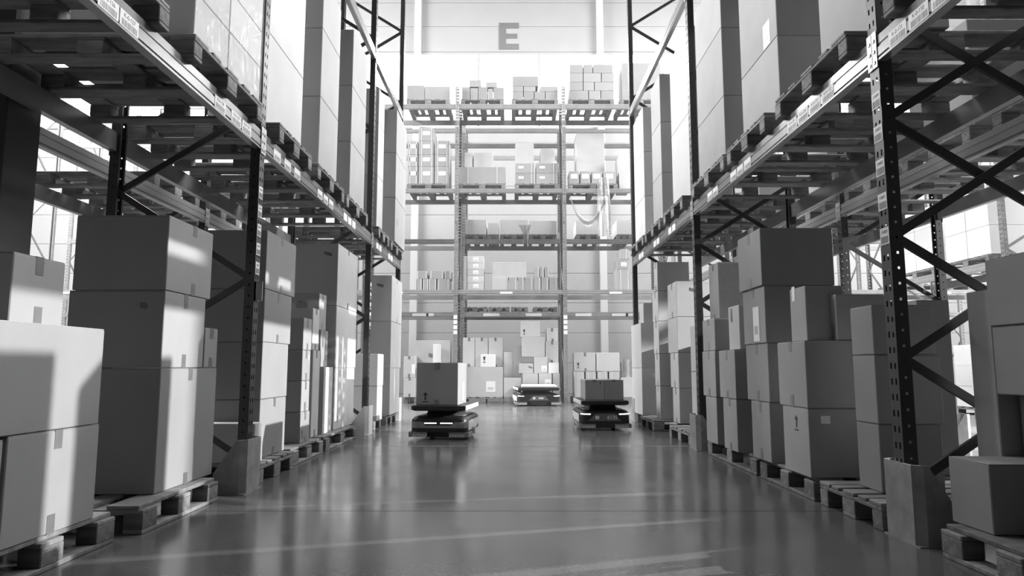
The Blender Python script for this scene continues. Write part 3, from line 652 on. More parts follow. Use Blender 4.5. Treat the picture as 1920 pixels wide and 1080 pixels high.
# ================================================================== first level, left
ZL = L_BEAM+.14; ZLb = ZL+.144; ZR = R_BEAM+.14; ZRb = ZR+.144
UG = 'cartons on the first level of the left rack'; UR = 'cartons on the first level of the right rack'; PU = 'wooden pallets on the first rack levels'
def ypx(x, X): return onX(x, 300, X)[1]
for a, c, nm, al in ((1.2, 2.1, 'nearest wooden pallet overhead on the left first level', 'x'), (2.42, 3.38, 'wooden pallet at the top left picture edge on the first level', 'x'), (3.66, 4.72, 'wooden pallet under the film-wrapped cartons on the left first level', 'x'),
                 (5.08, 5.92, 'wooden pallet just past the nearest left post on the first level', 'x'), (6.12, 7.1, 'wooden pallet with board ends proud, middle of the second left bay', 'x'), (7.22, 8.3, 'wooden pallet before the second left post on the first level', 'x'),
                 (9.0, 9.75, 'wooden pallet past the second left post on the first level', 'x'), (9.95, 11.0, 'farthest wooden pallet on the left first level', 'x')):
    pallet(LX-1.12, LX+.06, a, c, ZL, nm, al, PU)
# film-wrapped load
def wrapped(x0, x1, ys, zs, side, where, group, m=CARDL):
    for j in range(len(zs)-1):
        for i in range(len(ys)-1):
            carton(x0, x1, ys[i]+.006, ys[i+1]-.006, zs[j], zs[j+1], f"film-wrapped pale carton, {['bottom','second','third','fourth','fifth'][j]} layer, {['nearer','farther','farthest'][i]} one {where}", group, side, m=m, tape=False)
    e = .006; b = MB()
    X0, X1, Y0, Y1, Z0, Z1 = x0-e, x1+e, ys[0]-e, ys[-1]+e, zs[0]+.002, zs[-1]
    b.add([(X0, Y0, Z0), (X1, Y0, Z0), (X1, Y1, Z0), (X0, Y1, Z0), (X0, Y0, Z1), (X1, Y0, Z1), (X1, Y1, Z1), (X0, Y1, Z1)], [(0, 1, 5, 4), (1, 2, 6, 5), (2, 3, 7, 6), (3, 0, 4, 7)])
    o = b.build('stretch_film', FILM, org=((X0+X1)/2, (Y0+Y1)/2, Z0)); tag(o, 'clear stretch film wrapped round the cartons '+where, 'film')
wrapped(LX-.95, LX+.01, [2.5, 2.95, 3.33], [ZLb, ZLb+.3, ZLb+.6, ZLb+.9], 1, 'at the top left picture edge', UG)
wrapped(LX-.95, LX+.03, [3.70, 4.17, 4.72], [ZLb, ZLb+.27, ZLb+.54, ZLb+.82, ZLb+1.1], 1, 'left of the nearest left post', UG)
def ustack(side, xa, cpx, ybase, tops, xin, far, where, look, group, base, m=None, Y=None, marks=None, ymax=99):
    Yc = Y if Y else ypx(cpx, xa)
    rows = []
    for i, t_ in enumerate(tops):
        rows.append(dict(top=t_, xin=xin, far=far, fy=220, tape=False, marks=(marks or {}).get(i, ())) if t_ > 0 else dict(h=-t_, xin=xin, far=far, fy=220, tape=False, marks=(marks or {}).get(i, ())))
    return stack(side, None, None, rows, where, look, group, base_z=base, Yc=Yc, xa=xa, mm=m or CARD, ymax=ymax)
ustack(1, -1.9, 505, 0, [58, -.8, -.8], 460, 566, 'the big stack just past the nearest left post, first level', 'large pale carton', UG, ZLb, CARDL, Y=5.05)
ustack(1, -1.88, 597, 0, [180, 52, -.55], 560, 634, 'the second stack past the nearest left post, first level', 'tall carton with grey front', UG, ZLb)
ustack(1, -1.86, 657, 0, [265, 160, 55], 630, 686, 'the stack before the second left post, first level', 'tall carton with mid-grey front', UG, ZLb, ymax=8.78)
ustack(1, -1.83, 703, 0, [-.72, -.72, -.5], 690, 721, 'the stack behind the second left post, first level', 'pale tall carton', UG, ZLb, CARDL, Y=9.02)
ustack(1, -1.77, 743, 0, [370, 286, 205], 722, 763, 'the last left stack, first level', 'tall carton with grey front', UG, ZLb, marks={0: [('arrow', 'x', .2, .5, 1.2)]})
# ================================================================== first level, right
for a, c, nm, al in ((.9, 1.9, 'nearest wooden pallet overhead on the right first level', 'x'), (2.3, 3.3, 'wooden pallet at the top right picture corner on the first level', 'x'), (3.68, 4.74, 'wooden pallet with large end blocks past the nearest right post, first level', 'x'),
                 (4.95, 5.85, 'wooden pallet in the middle of the near right bay, first level', 'x'), (5.95, 7.05, 'wooden pallet before the second right post on the first level', 'x'),
                 (7.45, 8.4, 'wooden pallet past the second right post on the first level', 'x'), (8.6, 9.6, 'next-to-last wooden pallet on the right first level', 'x'), (9.75, 10.8, 'farthest wooden pallet on the right first level', 'x')):
    pallet(RX-.06, RX+1.14, a, c, ZR, nm, al, PU)
wrapped(RX-.02, RX+.95, [2.4, 2.85, 3.3], [ZRb, ZRb+.3, ZRb+.6], -1, 'at the top right picture corner', UR)
ustack(-1, 2.03, 1637, 0, [-1.2], 1760, 1546, 'x', 'x', UR, ZRb, CARD, Y=3.66)[0]['label'] = 'very tall smooth carton just past the nearest right post, first level'
ustack(-1, 2.02, 1468, 0, [66, -.9], 1550, 1393, 'the wide stack with dark fronts, middle of the near right bay, first level', 'large carton', UR, ZRb, marks={1: [('label', 'x', .75, .12, 1, .14, .2)], 0: [('plain', 'f', .93, .8, 1, .07, .06)]})
ustack(-1, 1.97, 1361, 0, [179, 51, -.6], 1393, 1308, 'the stack before the second right post, first level', 'tall carton', UR, ZRb, ymax=7.19)
ustack(-1, 2.02, 1292, 0, [-1.0, -1.0], 1330, 1258, 'the stack just past the second right post, first level', 'very tall pale carton', UR, ZRb, CARDL, Y=7.45)
ustack(-1, 1.99, 1240, 0, [323, 228, 138], 1258, 1221, 'the stepped stack past the second right post, first level', 'tall slim carton', UR, ZRb)
ustack(-1, 1.99, 1207, 0, [367, 284, 200], 1221, 1187, 'the last right stack, first level', 'tall slim carton', UR, ZRb, CARDL)

# ================================================================== loads behind the aisle racks
BG = 'cartons in the racks behind the right aisle rack'
for i, y in enumerate((1.0, 2.1, 4.0, 5.2, 6.3, 7.7, 8.8, 9.9)):
    pallet(3.6, 4.75, y, y+.95, ZR, ['nearest', 'second', 'third', 'fourth', 'fifth', 'sixth', 'seventh', 'eighth'][i]+' wooden pallet from the camera in the back-to-back right rack', 'x', PU)
    if i in (0, 1, 3, 5, 7):
        carton(3.68, 4.7, y+.05, y+.9, ZRb, ZRb+.9, ['nearest', 'second', '', 'third', '', 'fourth', '', 'fifth'][i]+' large carton load on the back-to-back right rack', BG, -1, tape=False)
for i, y in enumerate((1.3, 2.4, 3.5, 5.3, 6.4, 7.5)):
    pallet(-4.6, -3.44, y, y+.95, ZL, ['nearest', 'second', 'third', 'fourth', 'fifth', 'sixth'][i]+' wooden pallet from the camera in the back-to-back left rack', 'x', PU) if i != 2 and i != 3 else None
for k, (a, c) in enumerate(((4.58, 4.79), (4.97, 5.32))):  # unseen cartons added to cast shadow on the nearest left cartons
    for q in (0, 1): carton(4.3, 4.65, a, c, q*1.12, q*1.12+1.12, ['lower', 'upper'][q]+[' tall carton standing in the back-to-back right rack, nearer the camera', ' tall carton standing in the back-to-back right rack, farther from the camera'][k], BG, -1, tape=False)
pallet(8.05, 9.15, 6.2, 6.72, ZR, 'wooden pallet under a thin upright carton in the rack across the right aisle', 'x', PU)
carton(8.1, 8.5, 6.235, 6.34, ZRb, ZRb+.6, 'thin upright carton alone on a pallet across the right aisle', BG, -1, tape=False)  # out of view, added to trim the lit stripe on the left stack
# big pale loads across the right aisle
n = 0
for (x, y, z, wx, wy, hh) in ((8.1, 9.0, .144, 1.0, 1.2, 1.3), (8.1, 11.4, .144, 1.0, 1.2, 1.1), (8.1, 7.7, ZRb, 1.0, 1.0, 1.6), (8.1, 9.3, ZRb, 1.0, 1.2, 1.3), (8.1, 11.4, ZRb, 1.0, 1.2, 1.5), (8.1, 12.9, ZRb, 1.0, 1.3, 1.2)):
    n += 1; q = ['first', 'second', 'third', 'fourth', 'fifth', 'sixth'][n-1]
    for a in (0, 1):
        for k in (0, 1, 2):
            carton(x, x+wx, y+a*wy/2+.005, y+(a+1)*wy/2-.005, z+k*hh/3, z+(k+1)*hh/3, f"{['bottom', 'middle', 'top'][k]} {['nearer', 'farther'][a]} carton of the {q} pale load across the right aisle", 'pale loads across the right aisle', -1, m=PALEW, tape=False)
    pallet(x-.05, x+1.05, y, y+wy, z-.144, f'wooden pallet under the {q} big pale load across the right aisle', 'x', PU)

# ================================================================== end of the hall
def bk(x0, y0, x1, y1, Y, d, label, group, m=CARDL, zb=None, marks=(), tape=False, taxis='y'):
    X0, _, Z1 = onY(x0, y0, Y); X1, _, Z0 = onY(x1, y1, Y)
    if zb is not None: Z0 = zb
    return carton(X0+.002, X1-.002, Y, Y+d, Z0, Z1, label, group, 1, tape=tape, taxis=taxis, m=m, marks=marks)
G0 = 'cartons on the floor under the end rack'; G1 = 'cartons on the first level of the end rack'; G2 = 'cartons on the second level of the end rack'; G3 = 'loads on the top level of the end rack'
YB = 16.2
g = .144
_bot = onY(961, 747, YB)[2]
for x0, x1, lb in ((757, 845, 'left of the robot with the big carton'), (866, 944, 'behind the big-carton robot'), (955, 1050, 'behind the farthest robot'), (1076, 1165, 'behind the numbered robot')):
    pallet(onY(x0, 750, YB)[0], onY(x1, 750, YB)[0], YB-.02, YB+1.0, 0, 'wooden pallet under the end rack '+lb, 'y', PG)
zL1 = onY(0, 688, YB)[2]
bk(867, 688, 943, 747, YB, .9, 'long low pale carton with a white square label under the end rack', G0, zb=g, marks=[('label', 'f', .7, .35, 1, .22, .25)])
for i, (a, c) in enumerate(((868, 890), (891, 915), (916, 943))): bk(a, 633, c, 688, YB+.3, .5, ['first', 'middle', 'last'][i]+' carton of three in a row on the long low carton', G0, zb=zL1, tape=True)
bk(901, 664, 929, 688, YB, .28, 'small white carton in front of the three on the long carton', G0, m=WHITE, zb=zL1, marks=[('glass', 'f', .25, .55, 2.5)])
z_ = onY(0, 708, YB)[2]
bk(945, 708, 977, 747, YB, .6, 'pale carton at the foot of the stepped pile under the end rack', G0, zb=g)
bk(945, 660, 961, 708, YB+.2, .5, 'narrow pale carton beside the dark one in the stepped pile', G0, zb=z_)
bk(963, 647, 977, 708, YB+.15, .6, 'dark upright carton in the stepped pile under the end rack', G0, m=GREYINK, zb=z_)
za = onY(0, 727, YB)[2]; zb_ = onY(0, 700, YB)[2]; zc_ = onY(0, 680, YB)[2]
bk(980, 700, 1009, 747, YB-.02, .6, 'square pale carton just above the farthest robot', G0, zb=g)
bk(1010, 700, 1035, 747, YB-.02, .6, 'pale carton with a white label right above the farthest robot', G0, zb=g, marks=[('label', 'f', .7, .62, 1, .14, .14)])
bk(1036, 700, 1050, 747, YB, .6, 'narrow pale carton beside the post above the farthest robot', G0, zb=g)
bk(973, 681, 1000, 700, YB, .6, 'flat carton with a dark tape patch in the stepped pile', G0, zb=zb_, marks=[('patch', 'f', .8, .6, 1, .09, .04)])
bk(1001, 669, 1027, 700, YB, .6, 'carton with small white label in the stepped pile', G0, zb=zb_, marks=[('label', 'f', .75, .3, 1, .13, .13)])
bk(1028, 680, 1048, 700, YB, .6, 'bright white carton at the end of the stepped pile', G0, m=WHITE, zb=zb_)
zd = onY(0, 669, YB)[2]
bk(978, 632, 1022, 669, YB+.1, .6, 'wide carton lying high in the stepped pile', G0, zb=zd+.001)
bk(1023, 640, 1047, 680, YB+.1, .6, 'upright taped carton by the post in the stepped pile', G0, zb=zc_, tape=True)
ze = onY(0, 632, YB+.1)[2]; zf = onY(0, 640, YB+.1)[2]
bk(976, 602, 1013, 632, YB+.1, .5, 'topmost wide carton of the stepped pile with a dark mark', G0, zb=ze, marks=[('glass', 'f', .18, .3, 2.2)])
bk(1025, 615, 1046, 640, YB+.1, .5, 'small topmost carton of the stepped pile near the post', G0, zb=zf, tape=True)
# right bay on the floor
zg = onY(0, 696, YB)[2]
for i, (a, c) in enumerate(((1077, 1096), (1098, 1118), (1120, 1140), (1142, 1162))):
    bk(a, 697, c, 747, YB, .6, ['first', 'second', 'third', 'fourth'][i]+' strapped pale carton from the post, behind the numbered robot', G0, zb=g, marks=[('strap', 'f', .25, 0), ('strap', 'f', .8, 0)])
bk(1078, 661, 1117, 697, YB, .7, 'wide carton with a dark glass mark behind the numbered robot', G0, zb=zg, marks=[('glass', 'f', .15, .3, 2.2)], tape=True)
bk(1118, 661, 1162, 697, YB, .7, 'wide plain carton at the top behind the numbered robot', G0, zb=zg)
bk(1164, 708, 1187, 747, YB, .6, 'pale carton below the film roll near the right racks', G0, zb=g)
b = MB(); X0 = onY(1165, 700, YB)[0]; X1 = onY(1183, 700, YB)[0]; Z0 = onY(0, 708, YB)[2]; Z1 = onY(0, 674, YB)[2]
b.cyl((X0+X1)/2, YB+.15, Z0, Z1, (X1-X0)/2, 20); o = b.build('film_roll', GALV, org=((X0+X1)/2, YB+.15, Z0)); tag(o, 'upright shiny film roll standing on a carton near the right racks', 'roll')
# left bay on the floor
bk(757, 708, 778, 747, YB-.1, .5, 'lower pale carton at the foot of the end rack beside the left racks', G0, zb=g, tape=True)
bk(757, 668, 778, 708, YB-.1, .5, 'upper pale carton with a side label beside the left racks, end rack', G0, zb=onY(0, 708, YB-.1)[2], marks=[('plain', 'f', .85, .4, 1, .08, .22)], tape=True)
bk(780, 690, 843, 747, YB, .6, 'wide carton mostly hidden by the robot carrying the big carton', G0, zb=g)
bk(779, 638, 843, 690, YB+.3, .5, 'wide pale carton with a square dark hole mark under the end rack', G0, zb=onY(0, 690, YB)[2], marks=[('plain', 'f', .45, .5, 1, .01, .01), ('patch', 'f', .45, .45, 1, .1, .1)])
bk(812, 645, 825, 690, YB+.05, .2, 'slim white upright carton with a round mark above the robot', G0, m=WHITE, zb=onY(0, 690, YB)[2])
# first level
z1 = 2.67
for i, (a, c) in enumerate(((778, 791), (793, 803), (804, 818), (820, 843))):
    bk(a, 523, c, 544, YB, .5, ['first', 'second', 'third', 'fourth'][i]+' strapped small carton, lower row, end rack left bay', G1, m=CARD, zb=z1, marks=[('strap', 'f', .1, 0), ('strap', 'f', .88, 0)])
zr = onY(0, 523, YB)[2]
for i, (a, c) in enumerate(((782, 801), (807, 832), (834, 845))):
    bk(a, 508, c, 523, YB, .5, ['first', 'second', 'third'][i]+' small carton, upper row, end rack left bay', G1, m=CARD, zb=zr, marks=[('strap', 'f', .05, 0), ('strap', 'f', .9, 0)])
ys_ = [543, 530, 517, 505, 493, 480]
for i in range(5):
    zt = onY(0, ys_[i+1], YB)[2]; zq_ = z1 if i == 0 else onY(0, ys_[i], YB)[2]
    bk(876, ys_[i+1], 907, ys_[i], YB, .5, f"flat carton with a white label, {ORD[i] if i < 4 else 'top'} in the labelled stack of the end rack", G1, zb=zq_, marks=[('label', 'f', .52, .55, 1, .13, .09)])
bk(869, 480, 875, 543, YB, .4, 'thin upright carton leaning by the labelled stack, end rack', G1, zb=z1)
bk(923, 520, 953, 543, YB, .6, 'lower wrapped carton in the middle of the end rack, first level', G1, zb=z1)
zt = onY(0, 520, YB)[2]
bk(923, 491, 987, 519, YB+.05, .6, 'large film-covered carton in the middle of the end rack, first level', G1, zb=zt)
for i, (a, c) in enumerate(((954, 970), (971, 983), (984, 1000), (1001, 1014), (1015, 1029), (1030, 1046))):
    bk(a, 520, c, 543, YB-.02, .4, ['first', 'second', 'third', 'fourth', 'fifth', 'sixth'][i]+' strapped upright carton of the row beside the post, end rack', G1, m=CARD, zb=z1, marks=[('strap', 'f', .8, 0)])
for i, (a, c) in enumerate(((1002, 1011), (1012, 1020), (1021, 1030))):
    bk(a, 500, c, 520, YB, .4, ['first', 'second', 'third'][i]+' little strapped carton on top of the row beside the post, end rack', G1, m=CARD, zb=zt, marks=[('strap', 'f', .8, 0)])
bk(1155, 505, 1184, 543, YB, .5, 'strapped grey carton on the end rack close to the right racks', G1, m=CARD, zb=z1, marks=[('strap', 'f', .3, 0), ('strap', 'f', .8, 0)])
zt2 = onY(0, 505, YB)[2]
bk(1157, 486, 1178, 505, YB, .5, 'labelled carton on the strapped grey one close to the right racks', G1, m=CARD, zb=zt2, marks=[('label', 'f', .6, .5, 1, .14, .1)])
zt3 = onY(0, 486, YB)[2]
bk(1162, 467, 1180, 486, YB, .5, 'topmost small carton close to the right racks, end rack', G1, m=CARD, zb=zt3, marks=[('strap', 'f', .7, 0)])
# second row rack, white goods
YC = 17.85; z4 = 4.20
for i, (a, c, t_) in enumerate(((871, 912, 412), (914, 935, 418), (937, 990, 412), (992, 1044, 414), (1080, 1125, 413), (1156, 1184, 412))):
    X0 = onY(a, 430, YC)[0]; X1 = onY(c, 430, YC)[0]
    pallet(X0, X1, YC, YC+1.0, z4, ['first', 'second', 'third', 'fourth', 'fifth', 'sixth'][i]+' small pallet on the upper level of the rearmost rack', 'y', PU)
    bk(a, t_, c, 441, YC, .8, ['first', 'second', 'third', 'fourth', 'fifth', 'sixth'][i]+' white load on the upper level of the rearmost rack', 'white loads of the rearmost rack', m=WHITE, zb=z4+.144, marks=[('plain', 'f', .3, .7, 1, .01, .01)])
for i, (a, c, t_) in enumerate(((868, 913, 578), (916, 955, 580), (958, 990, 577), (1000, 1045, 578))):
    X0 = onY(a, 580, YC)[0]; X1 = onY(c, 580, YC)[0]
    pallet(X0, X1, YC, YC+1.0, 2.27, ['first', 'second', 'third', 'fourth'][i]+' empty pallet on the low level of the rearmost rack', 'y', PU)
# second level
z2 = 5.13; zp2 = z2+.144
def bpal(a, c, z, lb, Y=YB-.05, d=1.1): pallet(onY(a, 340, Y)[0], onY(c, 340, Y)[0], Y, Y+d, z, lb, 'y', PU)
bpal(763, 843, z2, 'wooden pallet under the strapped cartons, second level, end rack left bay')
cols = ((765, 783), (785, 813), (815, 842)); rws = (343, 312, 290, 264, 240)
for i, (a, c) in enumerate(cols):
    for k in range(4 if i == 1 else 3):
        bk(a, rws[k+1], c, rws[k], YB, .7, f"strapped banded carton, {ORD[k]} of the {['first', 'middle', 'last'][i]} column, end rack left bay", G2, m=CARD, zb=zp2 if k == 0 else onY(0, rws[k], YB)[2], marks=[('strap', 'f', .2, 0), ('strap', 'f', .85, 0), ('plain', 'f', .52, .6, 1, .18, .1)])
bpal(860, 948, z2, 'wooden pallet under the long strapped box, second level of the end rack')
bk(860, 313, 948, 343, YB, .5, 'long strapped box on a pallet, second level of the end rack', G2, m=CARD, zb=zp2, marks=[('strap', 'f', .2, 0), ('strap', 'f', .82, 0)])
z3a = onY(0, 313, YB)[2]
bk(871, 286, 886, 313, YB+.2, .5, 'small pale carton standing on the long strapped box', G2, zb=z3a)
bk(888, 286, 924, 313, YB+.2, .5, 'wider pale carton standing on the long strapped box', G2, zb=z3a)
bpal(965, 1048, z2, 'wooden pallet under four strapped boxes, second level of the end rack')
for i, (a, c) in enumerate(((966, 1002), (1005, 1044))):
    for k, (t_, bt) in enumerate(((325, 343), (306, 325))):
        bk(a, t_, c, bt, YB, .6, f"strapped box, {['lower', 'upper'][k]} {['nearer the long box', 'nearer the post'][i]}, second level of the end rack", G2, m=CARD, zb=zp2 if k == 0 else onY(0, 325, YB)[2], marks=[('strap', 'f', .85, 0), ('plain', 'f', .3, .6, 1, .13, .06)])
bk(966, 268, 1001, 306, YB+.15, .5, 'film-wrapped pale load above the strapped boxes on the end rack', G2, zb=onY(0, 306, YB)[2])
bk(1013, 278, 1040, 306, YB+.15, .5, 'rounded pale bag-like carton above the strapped boxes near the post', G2, zb=onY(0, 306, YB)[2])
bpal(1066, 1158, z2, 'wooden pallet under the labelled cartons, second level right bay of the end rack')
for i, (a, c) in enumerate(((1067, 1086), (1088, 1107), (1109, 1129), (1131, 1155))):
    bk(a, 321, c, 343, YB, .5, ['first', 'second', 'third', 'fourth'][i]+' small carton with a white label, second level right bay', G2, m=CARD, zb=zp2, marks=[('plain', 'f', .5, .6, 1, .17, .12)])
bk(1080, 250, 1134, 321, YB+.3, .6, 'large film-wrapped pale block behind the four labelled cartons', G2, zb=zp2)
bk(1160, 290, 1182, 343, YB, .6, 'leaning wrapped load beside the right racks, second level of the end rack', G2, zb=z2)
# top level
z7 = 7.25; zp7 = z7+.144
for i, (a, c) in enumerate(((762, 843), (864, 945), (959, 1047), (1066, 1152), (1162, 1240))):
    pallet(onY(a, 190, YB-.08)[0], onY(c, 190, YB-.08)[0], YB-.08, YB+1.05, z7, ['first', 'second', 'third', 'fourth', 'fifth'][i]+' wooden pallet from the left racks on the top level', 'y', PU)
def top(a, t_, c, bt, lb, Y=YB, d=.7, m=CARD, **k): return bk(a, t_, c, bt, Y, d, lb+', top level of the end rack', G3, m=m, zb=zp7 if bt == 185 else onY(0, bt, Y)[2], **k)
top(763, 160, 796, 185, 'square pale carton nearest the left racks'); top(797, 162, 843, 185, 'wide pale carton beside the nearest square one')
for i, (a, t_, c, d) in enumerate(((866, 163, 881, .3), (882, 165, 896, .5), (897, 163, 914, .4), (915, 166, 924, .5), (925, 164, 945, .35))): top(a, t_, c, 185, ['first', 'second', 'third', 'fourth', 'fifth'][i]+' small pale carton of the ragged group', d=d)
top(880, 150, 902, 163, 'taller tub-like carton on the ragged group', d=.3); top(911, 154, 932, 164, 'round-topped carton on the ragged group', d=.3)
for i, (a, c) in enumerate(((961, 981), (982, 1001), (1002, 1022), (1023, 1046))): top(a, 172, c, 185, ['first', 'second', 'third', 'fourth'][i]+' flat carton of the lower row on the third load')
for i, (a, c) in enumerate(((961, 981), (982, 1004), (1013, 1046))): top(a, 162, c, 172, ['first', 'second', 'third'][i]+' flat carton of the upper row on the third load')
top(961, 143, 1009, 162, 'tall pale carton crowning the third load')
for k, (bt, t_, cc) in enumerate(((185, 170, (1067, 1104, 1127, 1152)), (170, 154, (1068, 1094, 1115, 1152)), (154, 137, (1068, 1094, 1128, 1152)), (137, 121, (1068, 1094, 1112, 1150)))):
    for i in range(3): top(cc[i], t_, cc[i+1]-1, bt, f"{['first', 'middle', 'last'][i]} carton in the {['bottom', 'second', 'third', 'top'][k]} row of the high fourth load")
top(1166, 118, 1240, 185, 'high film-wrapped load seen past the right rack end')
# more loads in the far bays seen through the side racks
n = 0
for i, x in enumerate(BXS[:-1]):
    if -4.5 < x < 3: continue
    side_ = 'left' if x < 0 else 'right'; k = (3 if x < 0 else 5)
    for zz, hh, wd, mm_ in ((0, .9, 1.0, CARDL), (2.67, .75, .9, CARD), (5.13, .8, 1.1, CARDL)):
        for j in (0, 1):
            if (i*3+j+int(zz*7)) % 4 == 0 or (x < 0 and zz > 2 and zz < 6 and j == 0): continue
            xx = x+.15+j*1.2; n += 1
            bay = {0: 'sixth', 1: 'fifth', 2: 'fourth', 7: 'third', 8: 'fourth', 6: 'second'}.get(i, 'third')
            lv = {0: 'floor', 2.67: 'first level', 5.13: 'second level', 7.25: 'top level'}[zz]
            pos = f"{['left', 'right'][j]} pallet, {lv}, {bay} {side_} bay of the end rack"
            pallet(xx, xx+1.05, 16.15, 17.1, zz, f'wooden {pos}', 'y', PU)
            ww = wd/2; cut = hh/2
            for b_ in (0, 1):
                    carton(xx+.03, xx+.03+2*ww, 16.2, 16.9, zz+.144+b_*cut, zz+.144+(b_+1)*cut, f"{['lower', 'upper'][b_]} pale carton, {pos}", 'cartons in the far bays of the end rack', 1, m=mm_, tape=False, marks=[('plain', 'f', .5, .6, 1, .2, .1)])
# film hanging from the second level
X0 = onY(1070, 380, 16.05)[0]; X1 = onY(1150, 380, 16.05)[0]; zt = 5.05
b = MB(); nu, nv = 16, 6; vs = []
for i in range(nu+1):
    t_ = i/nu; x = X0+(X1-X0)*.82*t_
    zc = zt-.15-.62*math.sin(math.pi*t_)**.8
    for j in range(nv+1):
        s_ = j/nv; vs.append((x, 16.085+.03*math.sin(s_*9+t_*4), zc-(s_-.5)*(.10+.10*math.sin(math.pi*t_))))
b.add(vs, [(i*(nv+1)+j, (i+1)*(nv+1)+j, (i+1)*(nv+1)+j+1, i*(nv+1)+j+1) for i in range(nu) for j in range(nv)])
vs = []
for i in range(9):
    t_ = i/8
    for j in range(7):
        s_ = j/6; vs.append((X1-.38+.28*s_*(1+.25*t_), 16.07+.025*math.sin(s_*14+t_*3), zt+.35-1.45*t_))
b.add(vs, [(i*7+j, (i+1)*7+j, (i+1)*7+j+1, i*7+j+1) for i in range(8) for j in range(6)])
tag(b.build('hanging_film', FILM2, org=(X0, 16.05, 4.3)), 'torn plastic film sagging between two levels of the end rack', 'film')
b = MB(); vs = []
X0 = onY(972, 430, 17.7)[0]; X1 = onY(998, 430, 17.7)[0]; zt = onY(0, 422, 17.7)[2]
for i in range(9):
    t_ = i/8; wd = (1-.75*min(1, t_*2)) if t_ < .5 else .25+.12*math.sin((t_-.5)*6)
    for j in range(7):
        s_ = j/6-.5; vs.append(((X0+X1)/2+s_*(X1-X0)*wd, 17.68+.03*math.sin(s_*20+t_*5), zt-.52*t_))
b.add(vs, [(i*7+j, (i+1)*7+j, (i+1)*7+j+1, i*7+j+1) for i in range(8) for j in range(6)])
tag(b.build('film_scrap', FILM2, org=(X0, 17.7, 4.2)), 'bunched white film scrap dangling over the upper beam behind the end rack', 'film')

